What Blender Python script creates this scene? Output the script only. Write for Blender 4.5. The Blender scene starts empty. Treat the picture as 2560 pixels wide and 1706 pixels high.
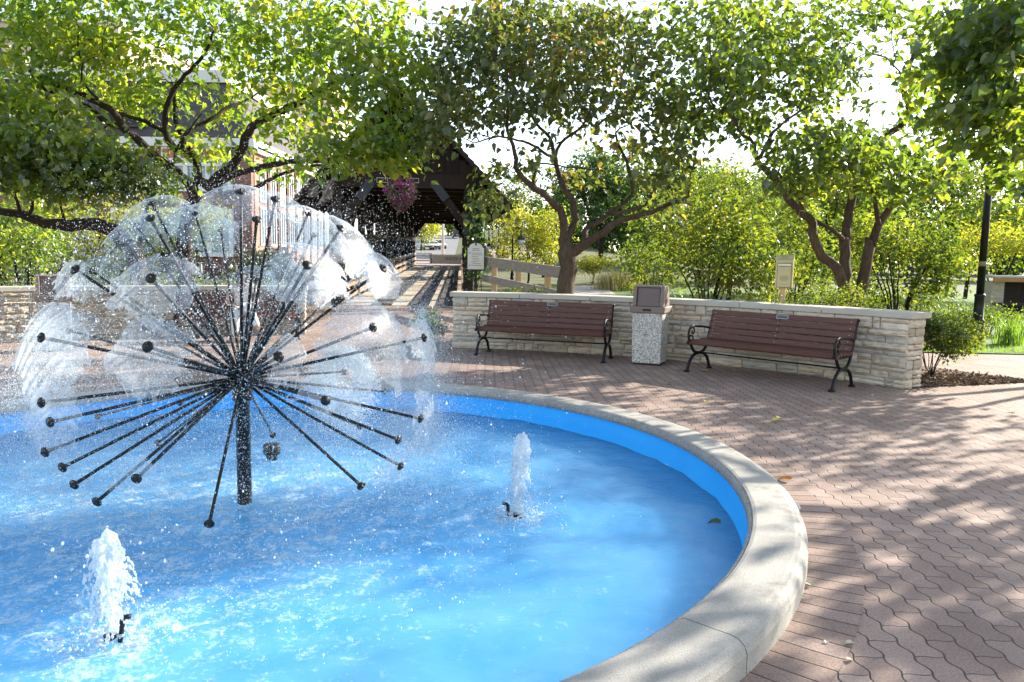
import bpy, bmesh, math, random
import numpy as np
from mathutils import Vector, Matrix
C = bpy.context.scene.collection
S = bpy.context.scene
rng = np.random.default_rng(7)
random.seed(7)
R = math.radians
# ---------------------------------------------------------------- camera
CAMH, PITCH, ROLL, FPX = 1.589, R(6.21), R(0.92), 1900.0
_s, _c = math.sin(PITCH), math.cos(PITCH)
FW = np.array([0, _c, -_s]); R0 = np.array([1., 0, 0]); U0 = np.array([0, _s, _c])
RT = math.cos(ROLL) * R0 + math.sin(ROLL) * U0
UP = -math.sin(ROLL) * R0 + math.cos(ROLL) * U0
cam = bpy.data.cameras.new('camera'); camo = bpy.data.objects.new('camera', cam); C.objects.link(camo)
cam.sensor_width = 36; cam.lens = 36 * FPX / 2560; cam.clip_start = 0.05; cam.clip_end = 2000
camo.matrix_world = Matrix(((RT[0], UP[0], -FW[0], 0), (RT[1], UP[1], -FW[1], 0), (RT[2], UP[2], -FW[2], CAMH), (0, 0, 0, 1)))
S.camera = camo
# ---------------------------------------------------------------- light
SUN_EL, SUN_AZ = R(23), (0.835, 0.55)
w = bpy.data.worlds.new('World'); S.world = w; w.use_nodes = True
nt = w.node_tree; bg = nt.nodes['Background']
sky = nt.nodes.new('ShaderNodeTexSky'); sky.sky_type = 'NISHITA'; sky.sun_disc = False
sky.sun_elevation = SUN_EL; sky.sun_rotation = math.atan2(SUN_AZ[0], SUN_AZ[1])
sky.air_density = 1.0; sky.dust_density = 0.6; sky.ozone_density = 1.5
hs_ = nt.nodes.new('ShaderNodeHueSaturation'); hs_.inputs['Saturation'].default_value = .62; nt.links.new(sky.outputs[0], hs_.inputs['Color'])
nt.links.new(hs_.outputs[0], bg.inputs[0]); bg.inputs[1].default_value = 0.125
sl = bpy.data.lights.new('sun', 'SUN'); sl.energy = 4.7; sl.angle = R(0.5); sl.color = (1, .92, .79)
slo = bpy.data.objects.new('sun', sl); C.objects.link(slo)
sd = Vector((-SUN_AZ[0] * math.cos(SUN_EL), -SUN_AZ[1] * math.cos(SUN_EL), -math.sin(SUN_EL)))
slo.rotation_euler = sd.to_track_quat('-Z', 'Y').to_euler(); slo.location = (20, 15, 20)
S.view_settings.view_transform = 'Standard'; S.view_settings.look = 'None'
S.view_settings.exposure = 1.72; S.view_settings.gamma = 1
S.cycles.transparent_max_bounces = 24; S.cycles.max_bounces = 8; S.cycles.diffuse_bounces = 4
S.cycles.transmission_bounces = 6; S.cycles.caustics_reflective = False; S.cycles.caustics_refractive = False
S.cycles.sample_clamp_indirect = 6
try: S.cycles.use_denoising = True
except Exception: pass
# ---------------------------------------------------------------- helpers
def at(u, v, d):
    """point seen at photo pixel (u,v) at ground distance d"""
    r = FW + RT * (u - 1280) / FPX - UP * (v - 853) / FPX
    return np.array([0, 0, CAMH]) + r * (d / r[1])
def gnd(u, v, z=0.):
    r = FW + RT * (u - 1280) / FPX - UP * (v - 853) / FPX
    return np.array([0, 0, CAMH]) + r * ((z - CAMH) / r[2])
def px(p):
    d = np.array(p) - np.array([0, 0, CAMH]); z = d @ FW
    return 1280 + FPX * (d @ RT) / z, 853 - FPX * (d @ UP) / z
def tag(o, label=None, cat=None, group=None, kind=None):
    if label: o['label'] = label
    if cat: o['category'] = cat
    if group: o['group'] = group
    if kind: o['kind'] = kind
    return o
def thing(name, label, cat, loc=(0, 0, 0), rz=0, group=None):
    o = bpy.data.objects.new(name, None); C.objects.link(o); o.empty_display_size = .2
    o.location = loc; o.rotation_euler = (0, 0, rz)
    return tag(o, label, cat, group)
def link(name, me, mats, parent=None):
    if mats is not None:
        for m in (mats if isinstance(mats, (list, tuple)) else [mats]): me.materials.append(m)
    o = bpy.data.objects.new(name, me); C.objects.link(o)
    if parent: o.parent = parent
    return o
def fm(name, V, F, mats, parent=None, smooth=False, mi=None):
    """fast mesh from arrays; F is (m,k) or a list of such arrays"""
    V = np.asarray(V, np.float32).reshape(-1, 3)
    Fs = F if isinstance(F, list) and isinstance(F[0], np.ndarray) else [F]
    Fs = [np.asarray(f, np.int32) for f in Fs if len(f)]
    me = bpy.data.meshes.new(name)
    nl = sum(f.size for f in Fs); nf = sum(len(f) for f in Fs)
    me.vertices.add(len(V)); me.vertices.foreach_set('co', V.ravel())
    me.loops.add(nl); me.loops.foreach_set('vertex_index', np.concatenate([f.ravel() for f in Fs]))
    me.polygons.add(nf)
    tot = np.concatenate([np.full(len(f), f.shape[1], np.int32) for f in Fs])
    st = np.concatenate([[0], np.cumsum(tot)[:-1]]).astype(np.int32)
    me.polygons.foreach_set('loop_start', st)
    if mi is not None: me.polygons.foreach_set('material_index', np.asarray(mi, np.int32))
    me.polygons.foreach_set('use_smooth', np.full(nf, smooth, bool))
    me.update(calc_edges=True); me.validate()
    return link(name, me, mats, parent)
class MB:
    """collects boxes, bars, tubes and lathes into one mesh"""
    def __init__(s): s.v = []; s.f = []
    def add(s, V, F):
        n = len(s.v); s.v += [tuple(map(float, p)) for p in V]; s.f += [tuple(i + n for i in f) for f in F]; return s
    def box(s, c, d, rz=0, M=None):
        x, y, z = d[0] / 2, d[1] / 2, d[2] / 2
        V = [(a * x, b * y, e * z) for e in (-1, 1) for a, b in ((-1, -1), (1, -1), (1, 1), (-1, 1))]
        if rz: cc, ss = math.cos(rz), math.sin(rz); V = [(p[0] * cc - p[1] * ss, p[0] * ss + p[1] * cc, p[2]) for p in V]
        if M is not None: V = [tuple(M @ Vector(p)) for p in V]
        V = [(p[0] + c[0], p[1] + c[1], p[2] + c[2]) for p in V]
        return s.add(V, [(3, 2, 1, 0), (4, 5, 6, 7), (0, 1, 5, 4), (1, 2, 6, 5), (2, 3, 7, 6), (3, 0, 4, 7)])
    def beam(s, a, b, w, h, up=(0, 0, 1)):
        a, b = Vector(a), Vector(b); d = (b - a); L = d.length; d.normalize(); up = Vector(up)
        x = d.cross(up)
        if x.length < 1e-4: x = d.cross(Vector((1, 0, 0)))
        x.normalize(); y = x.cross(d)
        V = []
        for p in (a, b):
            for i, j in ((-1, -1), (1, -1), (1, 1), (-1, 1)): V.append(p + x * (i * w / 2) + y * (j * h / 2))
        return s.add(V, [(3, 2, 1, 0), (4, 5, 6, 7), (0, 1, 5, 4), (1, 2, 6, 5), (2, 3, 7, 6), (3, 0, 4, 7)])
    def tube(s, P, r, n=8, cap=True):
        P = [Vector(p) for p in P]; m = len(P)
        rr = [r] * m if np.isscalar(r) else list(r)
        x = None; V = []; F = []
        for i, p in enumerate(P):
            d = (P[min(i + 1, m - 1)] - P[max(i - 1, 0)]).normalized()
            if x is None:
                x = d.cross(Vector((0, 0, 1)))
                if x.length < 1e-3: x = d.cross(Vector((1, 0, 0)))
            x = (x - d * x.dot(d)).normalized(); y = d.cross(x)
            for k in range(n):
                t = 2 * math.pi * k / n; V.append(p + (x * math.cos(t) + y * math.sin(t)) * rr[i])
        for i in range(m - 1):
            for k in range(n):
                k2 = (k + 1) % n; F.append((i * n + k, i * n + k2, (i + 1) * n + k2, (i + 1) * n + k))
        if cap: F.append(tuple(range(n))[::-1]); F.append(tuple((m - 1) * n + k for k in range(n)))
        return s.add(V, F)
    def lathe(s, prof, c=(0, 0, 0), n=20, M=None):
        V = []; F = []
        for r, z in prof:
            for k in range(n):
                t = 2 * math.pi * k / n; V.append((r * math.cos(t), r * math.sin(t), z))
        for i in range(len(prof) - 1):
            for k in range(n):
                k2 = (k + 1) % n; F.append((i * n + k, i * n + k2, (i + 1) * n + k2, (i + 1) * n + k))
        F.append(tuple(range(n))[::-1]); F.append(tuple((len(prof) - 1) * n + k for k in range(n)))
        if M is not None: V = [tuple(M @ Vector(p)) for p in V]
        return s.add([(p[0] + c[0], p[1] + c[1], p[2] + c[2]) for p in V], F)
    def prism(s, poly, a, b):
        """poly list of 3-vectors (planar), extruded by vector"""
        n = len(poly); e = (Vector(b) - Vector(a))
        V = [Vector(p) for p in poly] + [Vector(p) + e for p in poly]
        F = [tuple(range(n))[::-1], tuple(range(n, 2 * n))] + [(i, (i + 1) % n, n + (i + 1) % n, n + i) for i in range(n)]
        return s.add(V, F)
    def ico(s, c, r, sub=1):
        bm = bmesh.new(); bmesh.ops.create_icosphere(bm, subdivisions=sub, radius=1)
        rr = (r, r, r) if np.isscalar(r) else r
        V = [(v.co.x * rr[0] + c[0], v.co.y * rr[1] + c[1], v.co.z * rr[2] + c[2]) for v in bm.verts]
        F = [tuple(v.index for v in f.verts) for f in bm.faces]; bm.free(); return s.add(V, F)
    def build(s, name, m, parent=None, smooth=False, bevel=0, loc=None):
        me = bpy.data.meshes.new(name); me.from_pydata(s.v, [], s.f)
        bm = bmesh.new(); bm.from_mesh(me); bmesh.ops.recalc_face_normals(bm, faces=bm.faces); bm.to_mesh(me); bm.free()
        if smooth: me.polygons.foreach_set('use_smooth', np.ones(len(me.polygons), bool))
        o = link(name, me, m, parent)
        if bevel:
            b = o.modifiers.new('bevel', 'BEVEL'); b.width = bevel; b.segments = 2; b.limit_method = 'ANGLE'; b.angle_limit = R(40)
        if loc is not None: o.location = loc
        return o
def dup(o, loc=None, rz=None, sc=None, label=None, parent=None):
    c = o.copy(); C.objects.link(c)
    if parent: c.parent = parent
    for ch in [x for x in o.children]: dup(ch, parent=c)
    if loc is not None: c.location = loc
    if rz is not None: c.rotation_euler = (0, 0, rz)
    if sc is not None: c.scale = (sc, sc, sc) if np.isscalar(sc) else sc
    if label: c['label'] = label
    return c
def catmull(P, n=6):
    P = np.asarray(P, float); Q = np.vstack([2 * P[0] - P[1], P, 2 * P[-1] - P[-2]]); out = []
    for i in range(1, len(Q) - 2):
        for t in np.linspace(0, 1, n, endpoint=False):
            a, b, c, d = Q[i - 1:i + 3]
            out.append(.5 * ((2 * b) + (c - a) * t + (2 * a - 5 * b + 4 * c - d) * t * t + (3 * b - a - 3 * c + d) * t ** 3))
    out.append(P[-1]); return np.array(out)
# ---------------------------------------------------------------- materials
def newmat(name):
    m = bpy.data.materials.new(name); m.use_nodes = True; n = m.node_tree; n.nodes.clear()
    out = n.nodes.new('ShaderNodeOutputMaterial'); return m, n, out
def N(n, t, **k):
    x = n.nodes.new(t)
    for a, b in k.items(): setattr(x, a, b)
    return x
def L(n, a, b): n.links.new(a, b)
def math_(n, op, a, b=None, c=None):
    x = N(n, 'ShaderNodeMath', operation=op)
    for i, v in enumerate((a, b, c)):
        if v is None: continue
        if hasattr(v, 'links'): L(n, v, x.inputs[i])
        else: x.inputs[i].default_value = v
    return x.outputs[0]
def ramp(n, fac, stops, interp='LINEAR'):
    r = N(n, 'ShaderNodeValToRGB'); r.color_ramp.interpolation = interp
    e = r.color_ramp.elements
    while len(e) < len(stops): e.new(0.5)
    for i, (p, col) in enumerate(stops): e[i].position = p; e[i].color = (*col, 1) if len(col) == 3 else col
    L(n, fac, r.inputs[0]); return r.outputs[0]
def noise(n, vec, scale, detail=4, rough=.55):
    x = N(n, 'ShaderNodeTexNoise'); x.inputs['Scale'].default_value = scale; x.inputs['Detail'].default_value = detail
    x.inputs['Roughness'].default_value = rough
    if vec is not None: L(n, vec, x.inputs['Vector'])
    return x.outputs['Fac']
def mixc(n, f, a, b, mode='MIX'):
    x = N(n, 'ShaderNodeMix', data_type='RGBA', blend_type=mode)
    for s, v in ((x.inputs[0], f), (x.inputs[6], a), (x.inputs[7], b)):
        if hasattr(v, 'links'): L(n, v, s)
        elif isinstance(v, (tuple, list)): s.default_value = (*v, 1) if len(v) == 3 else v
        else: s.default_value = v
    return x.outputs[2]
def pbsdf(n, out, col, rough=.6, bump=None, bstr=.3, bdist=.01, metal=0, spec=.5, coat=0):
    b = N(n, 'ShaderNodeBsdfPrincipled')
    if hasattr(col, 'links'): L(n, col, b.inputs['Base Color'])
    else: b.inputs['Base Color'].default_value = (*col, 1)
    if hasattr(rough, 'links'): L(n, rough, b.inputs['Roughness'])
    else: b.inputs['Roughness'].default_value = rough
    b.inputs['Metallic'].default_value = metal; b.inputs['Specular IOR Level'].default_value = spec
    if bump is not None:
        bp = N(n, 'ShaderNodeBump'); bp.inputs['Strength'].default_value = bstr; bp.inputs['Distance'].default_value = bdist
        L(n, bump, bp.inputs['Height']); L(n, bp.outputs[0], b.inputs['Normal'])
    if out is not None: L(n, b.outputs[0], out.inputs[0])
    return b
def mat(name, c1, c2=None, scale=6, rough=.7, bump=.2, bscale=60, metal=0, island=0, spec=.4, stretch=None, c3=None, bdist=.01, world=False):
    m, n, out = newmat(name)
    tc = N(n, 'ShaderNodeTexCoord'); v = tc.outputs['Object']
    if world: v = N(n, 'ShaderNodeNewGeometry').outputs['Position']
    if stretch:
        mp = N(n, 'ShaderNodeMapping'); mp.inputs['Scale'].default_value = stretch; L(n, v, mp.inputs[0]); v = mp.outputs[0]
    f = noise(n, v, scale, 6)
    c2 = c2 or tuple(x * .7 for x in c1)
    st = [(.3, c2), (.7, c1)] if c3 is None else [(.28, c2), (.5, c1), (.72, c3)]
    col = ramp(n, f, st)
    if island:
        g = N(n, 'ShaderNodeNewGeometry'); k = math_(n, 'MULTIPLY_ADD', g.outputs['Random Per Island'], 2 * island, 1 - island)
        hs = N(n, 'ShaderNodeHueSaturation'); L(n, k, hs.inputs['Value']); L(n, col, hs.inputs['Color']); col = hs.outputs[0]
    pbsdf(n, out, col, rough, noise(n, v, bscale, 4) if bump else None, bump, bdist, metal, spec)
    return m
def leafmat(name, stops, trans=.5, nscale=.9, tgain=(3.1, 2.8, 1.25), gloss=.05):
    """leaf: own colour differs leaf by leaf and clump by clump; light shines through it"""
    m, n, out = newmat(name)
    g = N(n, 'ShaderNodeNewGeometry')
    f = noise(n, g.outputs['Position'], nscale, 2)
    k = math_(n, 'MULTIPLY_ADD', g.outputs['Random Per Island'], .62, math_(n, 'MULTIPLY_ADD', f, 1.3, -.46))
    col = ramp(n, k, stops)
    col = mixc(n, 1.0, col, (.92, .95, .85), 'MULTIPLY'); tcol = mixc(n, 1.0, col, tgain, 'MULTIPLY')
    d = N(n, 'ShaderNodeBsdfDiffuse'); L(n, col, d.inputs[0])
    t = N(n, 'ShaderNodeBsdfTranslucent'); L(n, tcol, t.inputs[0])
    mx = N(n, 'ShaderNodeMixShader'); mx.inputs[0].default_value = trans; L(n, d.outputs[0], mx.inputs[1]); L(n, t.outputs[0], mx.inputs[2])
    gl = N(n, 'ShaderNodeBsdfGlossy'); gl.inputs['Roughness'].default_value = .38; gl.inputs[0].default_value = (1, 1, 1, 1)
    m2 = N(n, 'ShaderNodeMixShader'); m2.inputs[0].default_value = gloss; L(n, mx.outputs[0], m2.inputs[1]); L(n, gl.outputs[0], m2.inputs[2])
    L(n, m2.outputs[0], out.inputs[0]); return m
PC = np.array([-1.86, 5.2])          # pool centre
RI, RO, HR, ZW = 3.39, 3.69, .143, -.125
# ---------------------------------------------------------------- ground and paving
def hz(x, y):
    """height of the ground: flat near by, climbing beyond the bridge"""
    b = float(np.interp(y, [26, 45, 62, 66, 75, 130, 180, 260, 600], [0, .0, .85, .95, 1.15, 2.7, 6, 9, 12]))
    s = min(max((x + 7) / 5, 0), 1); s = s * s * (3 - 2 * s); s *= 1 - min(max((x - 8) / 14, 0), 1)
    return b * (1 if x < 8 else max(.25, 1 - (x - 8) / 25)) + s * max(0, min(y - 62, 60)) * .05
def paver_mat():
    m, n, out = newmat('brick_paving')
    g = N(n, 'ShaderNodeNewGeometry'); P = g.outputs['Position']
    sx = N(n, 'ShaderNodeSeparateXYZ'); L(n, P, sx.inputs[0]); X, Y = sx.outputs[0], sx.outputs[1]
    al, cr = R(-88), R(8)
    s = math_(n, 'DIVIDE', math_(n, 'ADD', math_(n, 'MULTIPLY', X, math.cos(al)), math_(n, 'MULTIPLY', Y, math.sin(al))), .262)
    t = math_(n, 'DIVIDE', math_(n, 'ADD', math_(n, 'MULTIPLY', X, math.cos(R(2))), math_(n, 'MULTIPLY', Y, math.sin(R(2)))), .126)
    wv = math_(n, 'SINE', math_(n, 'MULTIPLY', s, 4 * math.pi))
    nz = noise(n, P, 14, 2)
    t2 = math_(n, 'ADD', math_(n, 'ADD', t, math_(n, 'MULTIPLY', wv, .078)), math_(n, 'MULTIPLY', nz, .06))
    row = math_(n, 'FLOOR', t2); ft = math_(n, 'FRACT', t2)
    s2 = math_(n, 'ADD', math_(n, 'ADD', s, math_(n, 'MULTIPLY', row, .5)), math_(n, 'MULTIPLY', math_(n, 'SINE', math_(n, 'MULTIPLY', ft, 2 * math.pi)), .022))
    col_i = math_(n, 'FLOOR', s2); fs = math_(n, 'FRACT', s2)
    dt = math_(n, 'MULTIPLY', math_(n, 'MINIMUM', ft, math_(n, 'SUBTRACT', 1, ft)), .126)
    ds = math_(n, 'MULTIPLY', math_(n, 'MINIMUM', fs, math_(n, 'SUBTRACT', 1, fs)), .262 * 1.7)
    d = math_(n, 'MINIMUM', dt, ds)
    return finish_brick(m, n, out, d, row, col_i, P)
def finish_brick(m, n, out, d, i, j, P, dark=1.0):
    mr = N(n, 'ShaderNodeMapRange', interpolation_type='SMOOTHSTEP'); L(n, d, mr.inputs[0])
    mr.inputs[1].default_value = .001; mr.inputs[2].default_value = .0062
    body = mr.outputs[0]
    cb = N(n, 'ShaderNodeCombineXYZ'); L(n, i, cb.inputs[0]); L(n, j, cb.inputs[1])
    wn = N(n, 'ShaderNodeTexWhiteNoise'); L(n, cb.outputs[0], wn.inputs['Vector'])
    c = ramp(n, wn.outputs['Value'], [(0, (.262, .19, .158)), (.35, (.29, .213, .178)), (.7, (.315, .235, .198)), (1, (.345, .263, .225))])
    st = noise(n, P, 1.1, 5, .6)
    c = mixc(n, 1, c, ramp(n, st, [(.3, (.72 * dark, .7 * dark, .7 * dark)), (.6, (1.05 * dark, 1.02 * dark, 1 * dark))]), 'MULTIPLY')
    sp = noise(n, P, 90, 3, .7)
    c = mixc(n, 1, c, ramp(n, sp, [(.28, (.62, .6, .6)), (.5, (1, 1, 1)), (.75, (1.3, 1.28, 1.25))]), 'MULTIPLY')
    c = mixc(n, body, (.055, .045, .04), c)
    h = math_(n, 'ADD', body, math_(n, 'MULTIPLY', noise(n, P, 260, 2), .22))
    pbsdf(n, out, c, .78, h, .75, .012, 0, .3); return m
M = {}
M['paver'] = paver_mat()
def ring_brick_mat():
    m, n, out = newmat('brick_edging')
    g = N(n, 'ShaderNodeNewGeometry'); P = g.outputs['Position']
    mp = N(n, 'ShaderNodeVectorMath', operation='SUBTRACT'); L(n, P, mp.inputs[0]); mp.inputs[1].default_value = (PC[0], PC[1], 0)
    sx = N(n, 'ShaderNodeSeparateXYZ'); L(n, mp.outputs[0], sx.inputs[0])
    a = math_(n, 'ARCTAN2', sx.outputs[1], sx.outputs[0])
    s = math_(n, 'ADD', math_(n, 'MULTIPLY', a, 3.82 / .112), math_(n, 'MULTIPLY', noise(n, P, 5, 1), .25))
    i = math_(n, 'FLOOR', s); f = math_(n, 'FRACT', s)
    d = math_(n, 'MULTIPLY', math_(n, 'MINIMUM', f, math_(n, 'SUBTRACT', 1, f)), .112)
    return finish_brick(m, n, out, d, i, math_(n, 'MULTIPLY', i, 0.37), P, .88)
M['edging'] = ring_brick_mat()
def polar(name, r0, r1, nr, na, z, m, a0=0, a1=360, geo=False, c=PC):
    rr = np.geomspace(r0, r1, nr) if geo else np.linspace(r0, r1, nr)
    full = abs(a1 - a0 - 360) < 1e-6
    aa = np.radians(np.linspace(a0, a1, na, endpoint=not full))
    V = [(c[0] + r * math.cos(a), c[1] + r * math.sin(a), z(c[0] + r * math.cos(a), c[1] + r * math.sin(a)) if callable(z) else z) for r in rr for a in aa]
    F = [(i * na + k, (i + 1) * na + k, (i + 1) * na + (k + 1) % na, i * na + (k + 1) % na) for i in range(nr - 1) for k in range(na if full else na - 1)]
    return fm(name, V, F, m, smooth=True)
def sheet(name, pts, z, m, kind='structure'):
    """flat or terrain-following polygon"""
    mb = MB(); mb.add([(p[0], p[1], z(p[0], p[1]) if callable(z) else z) for p in pts], [tuple(range(len(pts)))])
    o = mb.build(name, m)
    me = o.data
    if me.polygons[0].normal.z < 0: me.flip_normals()
    return tag(o, kind=kind)
M['earth'] = mat('earth', (.11, .12, .05), (.06, .075, .025), .5, .95, .4, 20, c3=(.14, .13, .07), world=True)
M['grass'] = mat('grass_ground', (.10, .17, .035), (.05, .10, .018), 1.3, .95, .6, 60, c3=(.15, .21, .05), world=True)
M['mulch'] = mat('mulch', (.16, .10, .065), (.06, .038, .026), 26, .95, .9, 70, c3=(.28, .20, .14), bdist=.03, world=True)
M['asphalt'] = mat('asphalt', (.20, .20, .205), (.16, .16, .165), 2, .85, .2, 120, world=True)
M['pale_path'] = mat('pale_path', (.42, .38, .33), (.34, .30, .26), 1.5, .85, .2, 50, world=True)
M['pink_path'] = mat('pink_path', (.36, .28, .25), (.29, .22, .20), 1.2, .85, .2, 30, world=True)
gr = polar('ground', 27, 700, 60, 96, lambda x, y: hz(x, y) - .02, M['earth'], geo=True); tag(gr, kind='structure')
pl = polar('plaza', RO + .265, 27, 40, 128, 0.0, M['paver'], geo=True); tag(pl, kind='structure')
ed = polar('brick_edging', RO - .01, RO + .265, 4, 256, 0.003, M['edging']); tag(ed, kind='structure')
bed = [(5.1, 9.75), (7.35, 10.42), (6.75, 11.35), (6.35, 12.1), (6.5, 13.6), (8.9, 14.6), (9.3, 17), (8, 23), (-1.2, 23), (-1.15, 13.7)] + \
      [tuple(PC + 8.45 * np.array([math.cos(R(a)), math.sin(R(a))])) for a in np.linspace(83, 34, 14)]
sheet('mulch_bed', bed, .012, M['mulch'])
sheet('lawn', [(6.6, 13.75), (9.1, 13.65), (14, 14), (40, 18), (40, 52), (2, 52), (-1, 27.5), (-1, 23.1), (8.05, 23.1), (9.4, 17), (9.0, 14.5)], .02, M['grass'])
p_ = [gnd(1395, 738), gnd(1540, 738), gnd(1475, 694), gnd(1452, 684), gnd(1425, 684)]
sheet('riverside_path', [tuple(p[:2]) for p in p_], .03, M['pale_path'])
sheet('left_planting', [(-16, 15.2), (-9, 14.8), (-6.4, 15.9), (-4.7, 16.3), (-4.7, 26), (-20, 26)], .012, M['mulch'])
sheet('side_street', [(-60, 34), (-9, 34), (-8.5, 47), (-60, 47)], lambda x, y: .03, M['pale_path'])
sheet('far_plaza', [(-14, 62.5), (1.5, 62.5), (0, 74), (-16, 74)], lambda x, y: hz(min(x, -7), y) + .05, M['pink_path'])
# climbing road beyond the bridge
V = []; F = []
ys = [74.5, 85, 100, 115, 130, 150, 165, 180, 200, 225, 260]
cxs = np.interp(ys, [74, 100, 130, 180, 260], [-7.6, -8.3, -9.8, -12.6, -22])
for y, cx_ in zip(ys, cxs):
    for k in (-7.5, 4.8): V.append((cx_ + k, y, max(hz(cx_ - 4, y), hz(min(cx_, -7), y)) + .12))
F = [(2 * i, 2 * i + 1, 2 * i + 3, 2 * i + 2) for i in range(len(ys) - 1)]
tag(fm('road', V, F, M['asphalt']), kind='structure')
pk = []
for y in (66, 80, 95, 110): pk.append((np.interp(y, [66, 110], [-1.6, -4.5]), y))
for y in (110, 95, 80, 66): pk.append((np.interp(y, [66, 110], [2.4, .5]), y))
mb = MB(); n_ = len(pk) // 2
mb.add([(x, y, hz(x, y) + .10) for x, y in pk], [(i, i + 1, 2 * n_ - 2 - i, 2 * n_ - 1 - i) for i in range(n_ - 1)])
tag(mb.build('riverwalk_path', M['pink_path']), kind='structure')
# ---------------------------------------------------------------- the pool
def concrete_mat(name, c, dark, speck=0):
    m, n, out = newmat(name); P = N(n, 'ShaderNodeNewGeometry').outputs['Position']
    c1 = ramp(n, noise(n, P, 1.6, 6, .65), [(.3, dark), (.6, c)])
    c1 = mixc(n, 1, c1, ramp(n, noise(n, P, 120, 3, .7), [(.3, (.8, .8, .8)), (.6, (1.08, 1.08, 1.08))]), 'MULTIPLY')
    st = noise(n, P, 3.3, 5, .7)
    c1 = mixc(n, ramp(n, st, [(.56, (0, 0, 0)), (.70, (.62, .62, .62))]), c1, (dark[0] * .55, dark[1] * .5, dark[2] * .42))
    h = noise(n, P, 200, 3)
    if speck:
        vo = N(n, 'ShaderNodeTexVoronoi'); vo.inputs['Scale'].default_value = speck; L(n, P, vo.inputs['Vector'])
        sc = N(n, 'ShaderNodeSeparateColor'); L(n, vo.outputs['Color'], sc.inputs[0])
        c2 = ramp(n, sc.outputs[0], [(0, (.10, .085, .07)), (.3, (.25, .22, .19)), (.6, (.40, .37, .33)), (1, (.62, .60, .57))])
        c1 = mixc(n, .5, c1, c2); h = math_(n, 'SUBTRACT', 1, vo.outputs['Distance'])
    pbsdf(n, out, c1, .8, h, .5, .008, 0, .35); return m
M['rim'] = concrete_mat('pool_concrete', (.37, .355, .32), (.25, .24, .215))
M['pebble'] = concrete_mat('pebble_lip', (.34, .31, .27), (.24, .22, .19), 150)
def blue_mat():
    m, n, out = newmat('blue_pool_paint'); P = N(n, 'ShaderNodeNewGeometry').outputs['Position']
    c = ramp(n, noise(n, P, 2.2, 5, .6), [(.3, (.020, .39, .93)), (.7, (.028, .44, .97))])
    pbsdf(n, out, c, .5, noise(n, P, 60, 3), .12, .01, spec=.2); return m
M['blue'] = blue_mat()
pool = thing('fountain_pool', 'round blue painted fountain pool with pale concrete rim set in the brick paving', 'pool', (PC[0], PC[1], 0))
prof = [(RO, -.1), (RO, .085), (RO - .012, .118), (RO - .04, .138), (RO - .07, .143), (RI + .03, .143), (RI + .012, .138), (RI + .006, .128), (RI + .006, -.1)]
V = []; F = []; segs = 10; off = 0
for sgm in range(segs):
    a0, a1 = 2 * math.pi * sgm / segs + R(-41), 2 * math.pi * (sgm + 1) / segs + R(-41)
    aa = np.linspace(a0 + .0006, a1 - .0006, 26); m_ = len(prof); base = len(V)
    for a in aa:
        for r, z in prof: V.append((r * math.cos(a), r * math.sin(a), z))
    for i in range(25):
        for k in range(m_):
            k2 = (k + 1) % m_; F.append((base + i * m_ + k, base + (i + 1) * m_ + k, base + (i + 1) * m_ + k2, base + i * m_ + k2))
rim = MB(); rim.add(V, F); ro = rim.build('rim', M['rim'], pool)
def lathe_obj(name, prof, m, parent, n=128, smooth=True):
    V = [(r * math.cos(2 * math.pi * k / n), r * math.sin(2 * math.pi * k / n), z) for r, z in prof for k in range(n)]
    F = [(i * n + k, i * n + (k + 1) % n, (i + 1) * n + (k + 1) % n, (i + 1) * n + k) for i in range(len(prof) - 1) for k in range(n)]
    return fm(name, V, F, m, parent, smooth)
lathe_obj('pebble_lip', [(RI + .005, .13), (RI - .012, .122), (RI - .014, .066), (RI - .002, .062)], M['pebble'], pool)
lathe_obj('basin_wall', [(RI + .004, .08), (RI + .004, -.085), (RI - .028, -.095), (RI - .028, -.56)], M['blue'], pool)
lathe_obj('basin_floor', [(RI - .02, -.55), (2.2, -.57), (.02, -.58)], M['blue'], pool)
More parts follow.
